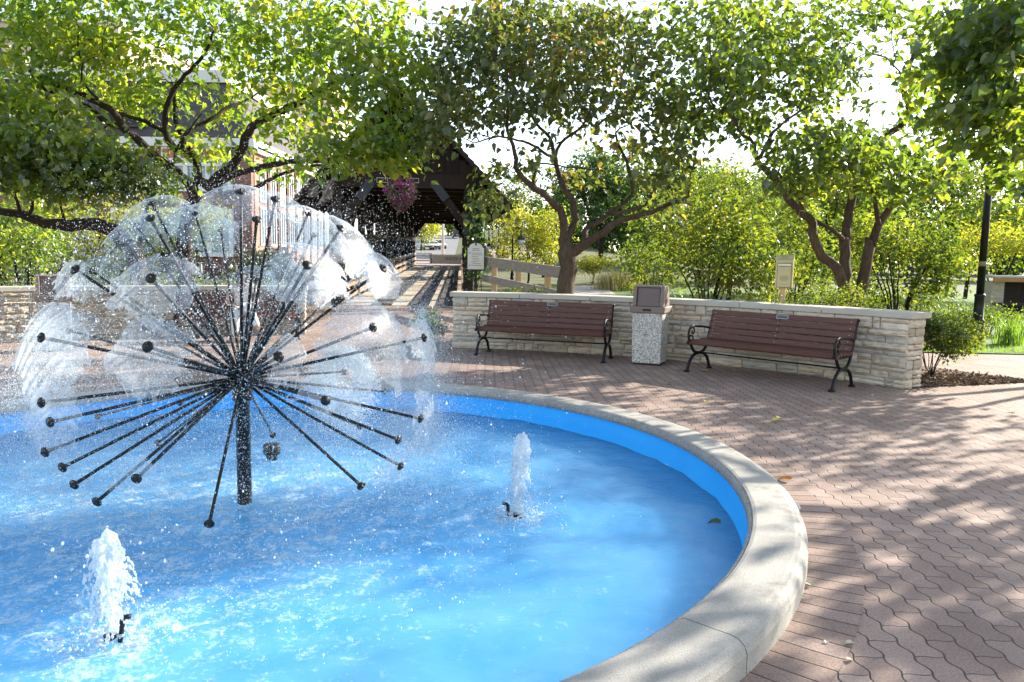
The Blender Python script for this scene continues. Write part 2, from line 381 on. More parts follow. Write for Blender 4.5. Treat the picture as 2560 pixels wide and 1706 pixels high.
# water
JETS = [(-1.753, 3.215, .50), (.055, 4.885, .57)]
def water_mat():
    m, n, out = newmat('pool_water'); P = N(n, 'ShaderNodeNewGeometry').outputs['Position']
    dv = N(n, 'ShaderNodeVectorMath', operation='SUBTRACT'); L(n, P, dv.inputs[0]); dv.inputs[1].default_value = (PC[0] - .35, PC[1] - .5, ZW)
    ln = N(n, 'ShaderNodeVectorMath', operation='LENGTH'); L(n, dv.outputs[0], ln.inputs[0])
    near = N(n, 'ShaderNodeMapRange', interpolation_type='SMOOTHSTEP'); L(n, ln.outputs['Value'], near.inputs[0])
    near.inputs[1].default_value = 3.3; near.inputs[2].default_value = .8; nf = near.outputs[0]
    wob = N(n, 'ShaderNodeTexNoise'); wob.inputs['Scale'].default_value = 3; L(n, P, wob.inputs['Vector'])
    Pw = N(n, 'ShaderNodeVectorMath', operation='MULTIPLY_ADD'); L(n, wob.outputs['Color'], Pw.inputs[0]); Pw.inputs[1].default_value = (.25, .25, .25); L(n, P, Pw.inputs[2])
    big = noise(n, Pw.outputs[0], 1.3, 4, .6); mid = noise(n, Pw.outputs[0], 9, 5, .7); fine = noise(n, P, 38, 4, .75)
    milk = math_(n, 'ADD', math_(n, 'MULTIPLY', nf, .42), math_(n, 'MULTIPLY', math_(n, 'SUBTRACT', big, .42), .7))
    mk = N(n, 'ShaderNodeMapRange'); L(n, milk, mk.inputs[0]); mk.inputs[1].default_value = -.1; mk.inputs[2].default_value = .6; mk.inputs[3].default_value = .66; mk.inputs[4].default_value = .9
    fo = math_(n, 'ADD', math_(n, 'MULTIPLY', mid, .62), math_(n, 'MULTIPLY', fine, .55))
    fo = math_(n, 'ADD', fo, math_(n, 'MULTIPLY', nf, .12))
    jm = None
    for jx, jy, jh in JETS:
        q = N(n, 'ShaderNodeVectorMath', operation='DISTANCE'); L(n, Pw.outputs[0], q.inputs[0]); q.inputs[1].default_value = (jx + .1, jy + .08, ZW)
        mq = N(n, 'ShaderNodeMapRange', interpolation_type='SMOOTHSTEP'); L(n, q.outputs['Value'], mq.inputs[0]); mq.inputs[1].default_value = .5; mq.inputs[2].default_value = .1
        jm = mq.outputs[0] if jm is None else math_(n, 'MAXIMUM', jm, mq.outputs[0])
    fo = math_(n, 'ADD', fo, math_(n, 'MULTIPLY', jm, .07))
    fr = N(n, 'ShaderNodeMapRange', interpolation_type='SMOOTHSTEP'); L(n, fo, fr.inputs[0]); fr.inputs[1].default_value = .66; fr.inputs[2].default_value = .84
    foam = math_(n, 'MULTIPLY', fr.outputs[0], math_(n, 'MAXIMUM', math_(n, 'MULTIPLY_ADD', nf, .55, .36), jm))
    bp = N(n, 'ShaderNodeBump'); bp.inputs['Strength'].default_value = .55; bp.inputs['Distance'].default_value = .02
    hgt = math_(n, 'ADD', math_(n, 'MULTIPLY', noise(n, Pw.outputs[0], 11, 4, .6), 1.0), math_(n, 'MULTIPLY', noise(n, P, 55, 3), .25)); L(n, hgt, bp.inputs['Height'])
    tr = N(n, 'ShaderNodeBsdfTransparent'); tr.inputs[0].default_value = (.70, .88, .97, 1)
    df = N(n, 'ShaderNodeSubsurfaceScattering'); df.falloff = 'BURLEY'; df.inputs['Scale'].default_value = 1.6; df.inputs['Radius'].default_value = (.7, .9, 1.0)
    L(n, ramp(n, big, [(.3, (.08, .36, .72)), (.65, (.14, .43, .75))]), df.inputs['Color'])
    a = N(n, 'ShaderNodeMixShader'); L(n, mk.outputs[0], a.inputs[0]); L(n, tr.outputs[0], a.inputs[1]); L(n, df.outputs[0], a.inputs[2])
    fm_ = N(n, 'ShaderNodeBsdfDiffuse'); fm_.inputs[0].default_value = (.46, .62, .74, 1); L(n, bp.outputs[0], fm_.inputs['Normal'])
    b = N(n, 'ShaderNodeMixShader'); L(n, foam, b.inputs[0]); L(n, a.outputs[0], b.inputs[1]); L(n, fm_.outputs[0], b.inputs[2])
    gl = N(n, 'ShaderNodeBsdfGlossy'); gl.inputs['Roughness'].default_value = .07; L(n, bp.outputs[0], gl.inputs['Normal'])
    fz = N(n, 'ShaderNodeFresnel'); fz.inputs[0].default_value = 1.33; L(n, bp.outputs[0], fz.inputs['Normal'])
    fz2 = math_(n, 'MULTIPLY', fz.outputs[0], .8)
    c = N(n, 'ShaderNodeMixShader'); L(n, fz2, c.inputs[0]); L(n, b.outputs[0], c.inputs[1]); L(n, gl.outputs[0], c.inputs[2])
    L(n, c.outputs[0], out.inputs[0]); return m
def water_h(x, y):
    z = np.zeros_like(x); r_ = np.random.default_rng(3)
    for _ in range(26):
        a = r_.uniform(0, 2 * np.pi); k = r_.uniform(6, 34); z += np.sin(k * (x * np.cos(a) + y * np.sin(a)) + r_.uniform(0, 6.3)) * .022 / k
    for jx, jy, _h in JETS:
        d = np.hypot(x - jx, y - jy); z += np.sin(d * 38) * .012 * np.exp(-d * 2.2)
    d = np.hypot(x - PC[0], y - PC[1]); z += np.sin(d * 26) * .006 * np.exp(-d * .5)
    return z
nr, na = 150, 360
rr = np.linspace(.02, RI - .028, nr)[:, None]; aa = np.linspace(0, 2 * np.pi, na, endpoint=False)[None]
X = PC[0] + rr * np.cos(aa); Y = PC[1] + rr * np.sin(aa); Z = ZW + water_h(X, Y)
I = np.arange(nr * na).reshape(nr, na)
F = np.stack([I[:-1], I[1:], np.roll(I[1:], -1, 1), np.roll(I[:-1], -1, 1)], -1).reshape(-1, 4)
M['water'] = water_mat()
tag(fm('water', np.stack([X, Y, Z], -1).reshape(-1, 3), F, M['water'], smooth=True), kind='structure')
# ---------------------------------------------------------------- stone walls
def stone_mat(name, dark=1.0):
    m, n, out = newmat(name); g = N(n, 'ShaderNodeNewGeometry'); P = g.outputs['Position']
    k = g.outputs['Random Per Island']
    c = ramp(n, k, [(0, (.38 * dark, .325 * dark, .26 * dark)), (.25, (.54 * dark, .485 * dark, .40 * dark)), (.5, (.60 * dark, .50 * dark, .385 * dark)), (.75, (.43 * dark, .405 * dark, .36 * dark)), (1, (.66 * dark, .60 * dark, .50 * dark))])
    mp = N(n, 'ShaderNodeMapping'); mp.inputs['Scale'].default_value = (2, 2, 14); L(n, P, mp.inputs[0])
    st = noise(n, mp.outputs[0], 2.2, 6, .7)
    c = mixc(n, 1, c, ramp(n, st, [(.3, (.62, .57, .50)), (.46, (1.0, .97, .93)), (.7, (1.25, 1.22, 1.17))]), 'MULTIPLY')
    c = mixc(n, 1, c, ramp(n, noise(n, P, 60, 3, .7), [(.3, (.86, .85, .83)), (.55, (1.08, 1.08, 1.08))]), 'MULTIPLY')
    h = math_(n, 'ADD', st, math_(n, 'MULTIPLY', noise(n, P, 50, 4, .7), .5))
    pbsdf(n, out, c, .85, h, .6, .02, 0, .25); return m
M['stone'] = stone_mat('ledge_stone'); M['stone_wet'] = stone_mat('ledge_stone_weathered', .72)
M['mortar'] = mat('mortar', (.46, .43, .385), (.34, .315, .28), 9, .95, .3, 60)
M['coping'] = mat('limestone_coping', (.52, .48, .41), (.42, .39, .335), 2.2, .8, .15, 90)
def stones(name, fmap, s0, s1, z0, z1, seed, m, parent, hmin=.06, hmax=.18, depth=.05):
    """coursed ledgestone face: every stone its own island of one mesh; fmap(s,z,out)->world"""
    r_ = random.Random(seed); V = []; F = []; z = z0
    def add(sa, sb, za, zb):
        nx, nz = max(3, int((sb - sa) / .05) + 1), max(3, int((zb - za) / .035) + 2)
        d0 = r_.uniform(.012, depth); b = len(V); tilt = r_.uniform(-.1, .1); lj = [r_.uniform(-.006, .006) for _ in range(4)]
        ph = r_.uniform(0, 9)
        for j in range(nz):
            for i in range(nx):
                u, v = i / (nx - 1), j / (nz - 1)
                s = sa + u * (sb - sa); zz = za + v * (zb - za) + (lj[0] * (1 - u) + lj[1] * u) * (1 if v > .5 else -1) * 1.5
                edge = (i in (0, nx - 1)) or (j in (0, nz - 1)); corner = (i in (0, nx - 1)) and (j in (0, nz - 1))
                if corner: s += (.5 - u) * .012; zz += (.5 - v) * .012
                o = d0 * (.35 if edge else 1) + (0 if edge else (tilt * (v - .5) * .08 + .007 * math.sin(s * 31 + ph + v * 4) + r_.uniform(-.005, .005)))
                if edge: zz += .004 * math.sin(s * 43 + ph); 
                V.append(fmap(s, zz, o))
        base = len(V); bidx = []
        for j in range(nz - 1):
            for i in range(nx - 1): F.append((b + j * nx + i, b + j * nx + i + 1, b + (j + 1) * nx + i + 1, b + (j + 1) * nx + i))
        # sides back into the mortar
        loop = [b + i for i in range(nx)] + [b + j * nx + nx - 1 for j in range(1, nz)] + [b + (nz - 1) * nx + i for i in range(nx - 2, -1, -1)] + [b + j * nx for j in range(nz - 2, 0, -1)]
        uv = [(i, 0) for i in range(nx)] + [(nx - 1, j) for j in range(1, nz)] + [(i, nz - 1) for i in range(nx - 2, -1, -1)] + [(0, j) for j in range(nz - 2, 0, -1)]
        for (i, j) in uv: V.append(fmap(sa + i / (nx - 1) * (sb - sa), za + j / (nz - 1) * (zb - za), -.03))
        nl = len(loop)
        for k in range(nl): F.append((loop[k], base + k, base + (k + 1) % nl, loop[(k + 1) % nl]))
    while z < z1 - .02:
        h = min(r_.uniform(hmin, hmax), z1 - z)
        if z1 - z - h < .04: h = z1 - z
        s = s0
        s -= 0
        while s < s1 - .01:
            l = r_.choice([r_.uniform(.12, .25), r_.uniform(.3, .55), r_.uniform(.45, .9)]) * (1.1 if h < .1 else .8)
            e = min(s + l, s1)
            if s1 - e < .1: e = s1
            g = .007
            if h > .105 and r_.random() < .55:
                q = h * r_.uniform(.4, .6)
                add(s + g, e - g, z + g * .7, z + q - g * .5); add(s + g, e - g, z + q + g * .5, z + h - g * .7)
            else: add(s + g, e - g, z + g * .7, z + h - g * .7)
            s = e
        z += h
    return fm(name, V, [np.array([f for f in F if len(f) == 4])], m, parent)
def arc_wall(name, label, Rw, a0, a1, top, th, seed, ms, slab):
    o = thing(name, label, 'wall', (PC[0], PC[1], 0))
    ct = .082; s1 = Rw * R(a1 - a0)
    P3 = lambda a, r, z: (r * math.cos(a), r * math.sin(a), z)
    # core
    n = 40; V = []; F = []
    for i in range(n + 1):
        a = R(a0 + (a1 - a0) * i / n) ; a = min(max(a, R(a0) + .003), R(a1) - .003)
        V += [P3(a, Rw + .012, -.05), P3(a, Rw + th - .012, -.05), P3(a, Rw + th - .012, top - ct), P3(a, Rw + .012, top - ct)]
    for i in range(n):
        for k in range(4): F.append((4 * i + k, 4 * i + (k + 1) % 4, 4 * i + 4 + (k + 1) % 4, 4 * i + 4 + k))
    F += [(0, 1, 2, 3), (4 * n + 3, 4 * n + 2, 4 * n + 1, 4 * n)]
    mb = MB(); mb.add(V, F); mb.build('mortar_core', M['mortar'], o)
    stones('stone_facing', lambda s, z, d: P3(R(a1) - s / Rw, Rw - d, z), 0, s1, 0, top - ct, seed, ms, o)
    def endmap(a, sg):
        def f(s, z, d):
            p = np.array(P3(a, Rw + s, z)); t = np.array([-math.sin(a), math.cos(a), 0]) * sg * d; return tuple(p + t)
        return f
    stones('end_stones', endmap(R(a0), -1), .0, th, 0, top - ct, seed + 1, ms, o, .08, .17)
    stones('end_stones', endmap(R(a1), 1), .0, th, 0, top - ct, seed + 2, ms, o, .08, .17)
    stones('back_stones', lambda s, z, d: P3(R(a0) + s / Rw, Rw + th + d, z), 0, s1, 0, top - ct, seed + 3, ms, o)
    da = math.degrees(.06 / Rw); A0, A1 = a0 - da, a1 + da; ns = max(1, round(Rw * R(A1 - A0) / slab))
    for k in range(ns):
        b0, b1 = R(A0 + (A1 - A0) * k / ns) + .0005, R(A0 + (A1 - A0) * (k + 1) / ns) - .0005
        mb = MB(); V = []; F = []; n = 8
        for i in range(n + 1):
            a = b0 + (b1 - b0) * i / n
            V += [P3(a, Rw - .05, top - ct + .002), P3(a, Rw + th + .05, top - ct + .002), P3(a, Rw + th + .05, top), P3(a, Rw - .05, top)]
        for i in range(n):
            for q in range(4): F.append((4 * i + q, 4 * i + (q + 1) % 4, 4 * i + 4 + (q + 1) % 4, 4 * i + 4 + q))
        F += [(0, 1, 2, 3), (4 * n + 3, 4 * n + 2, 4 * n + 1, 4 * n)]
        mb.add(V, F); mb.build('coping', M['coping'], o, bevel=.006)
    return o
RW = 8.2
arc_wall('stone_wall', 'low curved ledgestone wall with flat limestone coping behind the two empty benches', RW, 32.7, 84.3, .985, .36, 11, M['stone'], 1.25)
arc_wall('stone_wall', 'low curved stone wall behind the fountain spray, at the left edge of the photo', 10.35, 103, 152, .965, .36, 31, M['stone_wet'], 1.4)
# ---------------------------------------------------------------- dandelion fountain
def water_white(name, alpha, rough=.12, tr_col=(.93, .97, 1), face=.0, nsc=22, tcol=(.86, .92, .96)):
    """aerated water: part clear, part white where it holds air, glossy; lets light through"""
    m, n, out = newmat(name); P = N(n, 'ShaderNodeNewGeometry').outputs['Position']
    nz = noise(n, P, nsc, 5, .7); nz2 = noise(n, P, nsc * .22, 3, .6)
    bp = N(n, 'ShaderNodeBump'); bp.inputs['Strength'].default_value = .7; bp.inputs['Distance'].default_value = .015; L(n, nz, bp.inputs['Height'])
    d = N(n, 'ShaderNodeBsdfDiffuse'); d.inputs[0].default_value = (.78, .84, .88, 1); L(n, bp.outputs[0], d.inputs['Normal'])
    t = N(n, 'ShaderNodeBsdfTranslucent'); t.inputs[0].default_value = (*tcol, 1); L(n, bp.outputs[0], t.inputs['Normal'])
    a = N(n, 'ShaderNodeMixShader'); a.inputs[0].default_value = .5; L(n, d.outputs[0], a.inputs[1]); L(n, t.outputs[0], a.inputs[2])
    tr = N(n, 'ShaderNodeBsdfTransparent'); tr.inputs[0].default_value = (*tr_col, 1)
    f = math_(n, 'ADD', alpha, math_(n, 'MULTIPLY', math_(n, 'SUBTRACT', math_(n, 'ADD', math_(n, 'MULTIPLY', nz, .65), math_(n, 'MULTIPLY', nz2, .35)), .5), 1.7))
    if face:
        lw = N(n, 'ShaderNodeLayerWeight'); lw.inputs[0].default_value = .35; f = math_(n, 'ADD', f, math_(n, 'MULTIPLY', lw.outputs['Facing'], face))
    f = math_(n, 'MINIMUM', math_(n, 'MAXIMUM', f, .05), .96)
    b = N(n, 'ShaderNodeMixShader'); L(n, f, b.inputs[0]); L(n, tr.outputs[0], b.inputs[1]); L(n, a.outputs[0], b.inputs[2])
    gl = N(n, 'ShaderNodeBsdfGlossy'); gl.inputs['Roughness'].default_value = rough; L(n, bp.outputs[0], gl.inputs['Normal'])
    c = N(n, 'ShaderNodeMixShader'); c.inputs[0].default_value = .10; L(n, b.outputs[0], c.inputs[1]); L(n, gl.outputs[0], c.inputs[2])
    L(n, c.outputs[0], out.inputs[0]); return m
M['sheet'] = water_white('water_film', .07, .1, face=.42, tcol=(.46, .51, .55))
M['film_near'] = water_white('near_water_film', .17, .1, face=.38, tcol=(.62, .67, .71))
M['jet'] = water_white('foaming_water', .58, .06, nsc=34)
M['drop'] = water_white('water_drops', .95, .15, nsc=3)
M['mist'] = water_white('water_mist', .5, .3, nsc=3)
M['black_metal'] = mat('black_painted_metal', (.006, .0065, .008), (.010, .011, .013), 12, .42, .15, 90, spec=.3)
HUB = np.array([PC[0] + .025, PC[1] - .08, .745]); SL = 1.44
HUB = at(605, 945, PC[1] - .08)
def tip_at(u, v, front, Lr=SL):
    r = FW + RT * (u - 1280) / FPX - UP * (v - 853) / FPX; r = r / np.linalg.norm(r)
    o = np.array([0, 0, CAMH]) - HUB; b = o @ r; c = o @ o - Lr * Lr; D = b * b - c
    t = -b - math.sqrt(D) if (D > 0 and front) else (-b + math.sqrt(D) if D > 0 else -b)
    p = np.array([0, 0, CAMH]) + r * t - HUB
    return p / np.linalg.norm(p)
# (u, v, near side?, radius of its water film)
TIPS = [(380, 509, 0, .27), (340, 563, 0, .30), (376, 546, 1, .12), (488, 534, 0, .26), (552, 575, 0, .2), (602, 480, 1, .25), (642, 549, 1, .0),
        (688, 498, 1, .16), (770, 535, 0, .34), (783, 588, 0, .22), (852, 571, 1, .27), (768, 663, 1, .235), (918, 665, 0, .22), (958, 671, 1, .18),
        (744, 804, 0, .0), (933, 819, 1, .30), (1060, 845, 1, .17), (697, 892, 1, .135), (377, 696, 1, .215), (188, 674, 1, .15), (230, 677, 0, .2),
        (173, 827, 0, .24), (103, 844, 1, .28), (369, 867, 1, .21), (360, 820, 0, .0), (103, 1007, 1, .24), (125, 1056, 1, .0), (245, 1041, 0, .0),
        (112, 1131, 1, .0), (156, 1169, 1, .0), (185, 1212, 1, .0), (450, 1007, 0, .0), (395, 1108, 0, .0), (341, 1197, 1, .14), (242, 1255, 1, .0),
        (523, 1310, 1, .0), (682, 1088, 0, .0), (814, 1002, 1, .2), (961, 979, 0, .0), (1051, 1047, 1, .22), (996, 1100, 1, .0), (1001, 1166, 1, .2),
        (903, 1215, 1, .0), (900, 1067, 0, .12), (711, 679, 0, .2), (778, 694, 0, .2), (640, 700, 0, .2), (860, 930, 0, .18)]
fo = thing('fountain', 'black dandelion shaped fountain of radiating spokes rising from the blue pool', 'fountain', (HUB[0], HUB[1], -.57))
hz_ = HUB[2] + .57
mb = MB(); mb.lathe([(.085, 0), (.085, .04), (.049, .05), (.047, hz_ - .16), (.066, hz_ - .15), (.066, hz_ - .09), (.04, hz_ - .07)], n=20); mb.build('pole', M['black_metal'], fo, True)
mb = MB(); mb.ico((0, 0, hz_), (.095, .095, .085), 3); mb.lathe([(.05, hz_ - .1), (.085, hz_ - .06), (.085, hz_ + .05), (.04, hz_ + .095)], n=20); mb.build('hub', M['black_metal'], fo, True)
SHEETS = []
for (u, v, fr, rad) in TIPS:
    d = tip_at(u, v, fr); o = Vector((0, 0, hz_)); dv = Vector(d)
    mb = MB(); mb.tube([o + dv * .06, o + dv * .5, o + dv * (SL - .035)], [.0108, .0098, .009], 8); sp = mb.build('spoke', M['black_metal'], fo, True)
    q = dv.to_track_quat('Z', 'Y').to_matrix()
    mb = MB(); mb.lathe([(.010, -.05), (.010, -.012), (.024, -.005), (.027, -.0025), (.027, .0025), (.011, .004), (.007, .006), (.006, .02), (.003, .022)], tuple(o + dv * SL), 16, q); mb.build('nozzle', M['black_metal'], sp, True)
    if rad:
        r_ = np.random.default_rng(int(u * 7 + v)); nr_, nt_ = 12, 56
        e1 = np.cross(d, [0, 0, 1.]); e1 /= np.linalg.norm(e1) + 1e-9; e2 = np.cross(d, e1)
        th = np.linspace(0, 2 * np.pi, nt_, endpoint=False)
        edge = 1 + sum(r_.uniform(-.13, .13) / (1 + .1 * k) * np.sin(k * th + r_.uniform(0, 6)) for k in (1, 2, 3, 5, 8, 13)) + r_.uniform(-.05, .05, nt_)
        t0 = np.array([0, 0, hz_]) + d * SL
        def film(rho, th, jit=0):
            p = t0 + rho[:, None] * (np.cos(th)[:, None] * e1 + np.sin(th)[:, None] * e2) - d * (rho ** 2 * .65)[:, None]
            p[:, 2] -= rho ** 2 * 1.0; return p
        V = []; 
        for i in range(nr_):
            sf = i / (nr_ - 1); rho = .03 + (rad * (1 + (edge - 1) * sf ** 3) - .03) * sf; p = film(rho, th)
            p += r_.normal(0, .0022 * i / nr_, p.shape); V.append(p)
        V = np.concatenate(V); I = np.arange(nr_ * nt_).reshape(nr_, nt_)
        Fq = np.stack([I[:-1], I[1:], np.roll(I[1:], -1, 1), np.roll(I[:-1], -1, 1)], -1)
        keep = np.ones(Fq.shape[:2], bool)
        for _ in range(26):                                     # ragged bites and holes at the rim
            a, b = r_.integers(9, nr_ - 1), r_.integers(0, nt_); keep[a:, (b + np.arange(r_.integers(1, 3))) % nt_] = False
        if rad < .17 or (v > 980): 
            b = r_.integers(0, nt_); keep[3:, (b + np.arange(r_.integers(14, 30))) % nt_] = False
        keep = np.logical_and.accumulate(keep, axis=0)
        Ff = Fq[keep]; Vr = V
        if fr:                                                  # the beaded rim where the film tears into drops
            eg = V[(nr_ - 1) * nt_:]; b = len(V); rr_ = r_.uniform(.0012, .0042, nt_)
            tn = np.roll(eg, -1, 0) - np.roll(eg, 1, 0); tn /= np.linalg.norm(tn, axis=1)[:, None]; s1_ = np.cross(tn, d); s1_ /= np.linalg.norm(s1_, axis=1)[:, None]; s2_ = np.cross(tn, s1_)
            ring = np.stack([eg + rr_[:, None] * q for q in (s1_, s2_, -s1_, -s2_)], 1); Vr = np.concatenate([V, ring.reshape(-1, 3)])
            J = b + np.arange(nt_ * 4).reshape(nt_, 4); Rq = np.stack([J, np.roll(J, -1, 1), np.roll(np.roll(J, -1, 1), -1, 0), np.roll(J, -1, 0)], -1)[keep[-1]].reshape(-1, 4)
            # joined to the film: the rim's inner edge reuses the film's last row
            Ff = np.concatenate([Ff.reshape(-1, 4), Rq, np.stack([I[-1], J[:, 0], np.roll(J[:, 0], -1), np.roll(I[-1], -1)], -1)[keep[-1]]])
        fm('water_film', Vr, Ff, M['film_near'] if fr and v > 600 else M['sheet'], sp, True)
        SHEETS.append((np.array([HUB[0], HUB[1], -.57]), film, rad))
# ---------------------------------------------------------------- droplets and mist: nobody could count them
OCT_V = np.array([(1, 0, 0), (-1, 0, 0), (0, 1, 0), (0, -1, 0), (0, 0, 1), (0, 0, -1)], float)
OCT_F = np.array([(0, 2, 4), (2, 1, 4), (1, 3, 4), (3, 0, 4), (2, 0, 5), (1, 2, 5), (3, 1, 5), (0, 3, 5)])
TET_V = np.array([(1, 1, 1), (1, -1, -1), (-1, 1, -1), (-1, -1, 1)], float) * .8
TET_F = np.array([(0, 1, 2), (0, 3, 1), (0, 2, 3), (1, 3, 2)])
def specks(name, P, r, m, V0, F0, stretch=None):
    n = len(P); r = np.asarray(r)
    V = V0[None] * r[:, None, None] * rng.uniform(.75, 1.3, (n, 1, 3))
    if stretch is not None: V[:, :, 2] *= stretch[:, None]
    V = V + P[:, None]; F = F0[None] + (np.arange(n) * len(V0))[:, None, None]
    return fm(name, V.reshape(-1, 3), F.reshape(-1, 3), m, None, True)
D = []; Rr = []
for c0, film, rad in SHEETS:
    k = int(620 * rad / .2); th = rng.uniform(0, 2 * np.pi, k); rho = rad * np.clip(rng.normal(1.08, .2, k), .55, 1.6)
    p = film(rho, th) + c0; p += rng.normal(0, .018, p.shape); p[:, 2] -= rng.exponential(.03, k)
    D.append(p); Rr.append(rng.uniform(.0012, .0036, k))
k = 30000                                                        # between the spokes
d = rng.normal(size=(k, 3)); d /= np.linalg.norm(d, axis=1)[:, None]
p = HUB + d * (SL * rng.uniform(0, 1, k) ** .5 * 1.06)[:, None] * [1.02, 1, .95]; p[:, 2] -= rng.exponential(.06, k)
D.append(p); Rr.append(np.exp(rng.normal(math.log(.0020), .42, k)))
k = 7000                                                         # thrown outside, drifting to one side
d = rng.normal(size=(k, 3)); d[:, 2] = d[:, 2] * .6 - .35; d /= np.linalg.norm(d, axis=1)[:, None]
p = HUB + d * (SL * (1.0 + rng.exponential(.13, k)))[:, None] + np.stack([rng.exponential(.16, k), rng.normal(0, .1, k), -rng.exponential(.22, k)], 1)
D.append(p); Rr.append(np.exp(rng.normal(math.log(.0019), .45, k)))
k = 5200                                                         # close to the water
a = rng.uniform(0, 2 * np.pi, k); q = 2.4 * rng.uniform(0, 1, k) ** .6
p = np.stack([PC[0] - .1 + q * np.cos(a), PC[1] - .1 + q * np.sin(a), ZW + rng.exponential(.07, k)], 1)
D.append(p); Rr.append(np.exp(rng.normal(math.log(.0022), .45, k)))
for (u0, v0, u1, v1, dd, kk) in ((1055, 770, 1085, 1150, 5.3, 3400), (100, 800, 62, 1010, 4.6, 2300), (62, 1000, 190, 1270, 4.4, 2300), (1000, 960, 960, 1180, 5.0, 1100)):
    t = rng.uniform(0, 1, kk); A_, B_ = at(u0, v0, dd), at(u1, v1, dd)      # curtains of falling drops
    D.append(A_ + (B_ - A_) * t[:, None] + rng.normal(0, 1, (kk, 3)) * np.stack([.02 + .05 * t, .06 + .06 * t, .02 + 0 * t], 1)); Rr.append(rng.uniform(.0012, .0034, kk))
k = 1500                                                         # beads that follow the spokes
for (u, v, fr, rad) in TIPS:
    d = tip_at(u, v, fr); t = rng.uniform(.1, SL, 55); p = HUB + d * t[:, None] + rng.normal(0, .013, (55, 3)); D.append(p); Rr.append(rng.uniform(.0014, .0034, 55))
p = HUB + np.stack([rng.normal(0, .06, 420), rng.normal(0, .06, 420), rng.uniform(-.85, .2, 420)], 1)[:230]; D.append(p); Rr.append(rng.uniform(.0013, .0036, 230))
for jx, jy, jh in JETS:
    k = 620; a = rng.uniform(0, 2 * np.pi, k); q = rng.exponential(.13, k); z = rng.exponential(.035, k)
    D.append(np.stack([jx + q * np.cos(a), jy + q * np.sin(a), ZW + z + rng.uniform(0, 1, k) ** 3 * jh * np.exp(-q * 9)], 1)); Rr.append(np.exp(rng.normal(math.log(.003), .5, k)))
D = np.concatenate(D); Rr = np.concatenate(Rr); ok = (D[:, 2] > ZW) & (D[:, 1] > .8) ; ok &= ~((np.hypot(D[:, 0] - PC[0], D[:, 1] - PC[1]) > RI) & (D[:, 2] < .0))
tag(specks('water_droplets', D[ok], np.clip(Rr[ok], .001, .0065), M['drop'], OCT_V, OCT_F, rng.uniform(.9, 1.9, ok.sum())),
    'white water droplets flying off the dandelion fountain', 'water spray', kind='stuff')
D = []
k = 45000; d = rng.normal(size=(k, 3)); d /= np.linalg.norm(d, axis=1)[:, None]
D.append(HUB + d * (SL * rng.normal(1.02, .1, k))[:, None] + np.stack([rng.normal(.05, .08, k), rng.normal(0, .08, k), -rng.exponential(.25, k)], 1))
k = 90000; D.append(at(110, 1090, 4.35) + rng.normal(0, 1, (k, 3)) * [.42, .35, .32])
k = 40000; D.append(at(950, 1130, 4.9) + rng.normal(0, 1, (k, 3)) * [.38, .35, .26])
k = 40000; D.append(at(1040, 960, 5.3) + rng.normal(0, 1, (k, 3)) * [.14, .3, .34])
D = np.concatenate(D); ok = D[:, 2] > ZW
tag(specks('water_mist', D[ok], rng.uniform(.0009, .0021, ok.sum()), M['mist'], TET_V, TET_F), 'fine white mist hanging around the dandelion fountain', 'mist', kind='stuff')
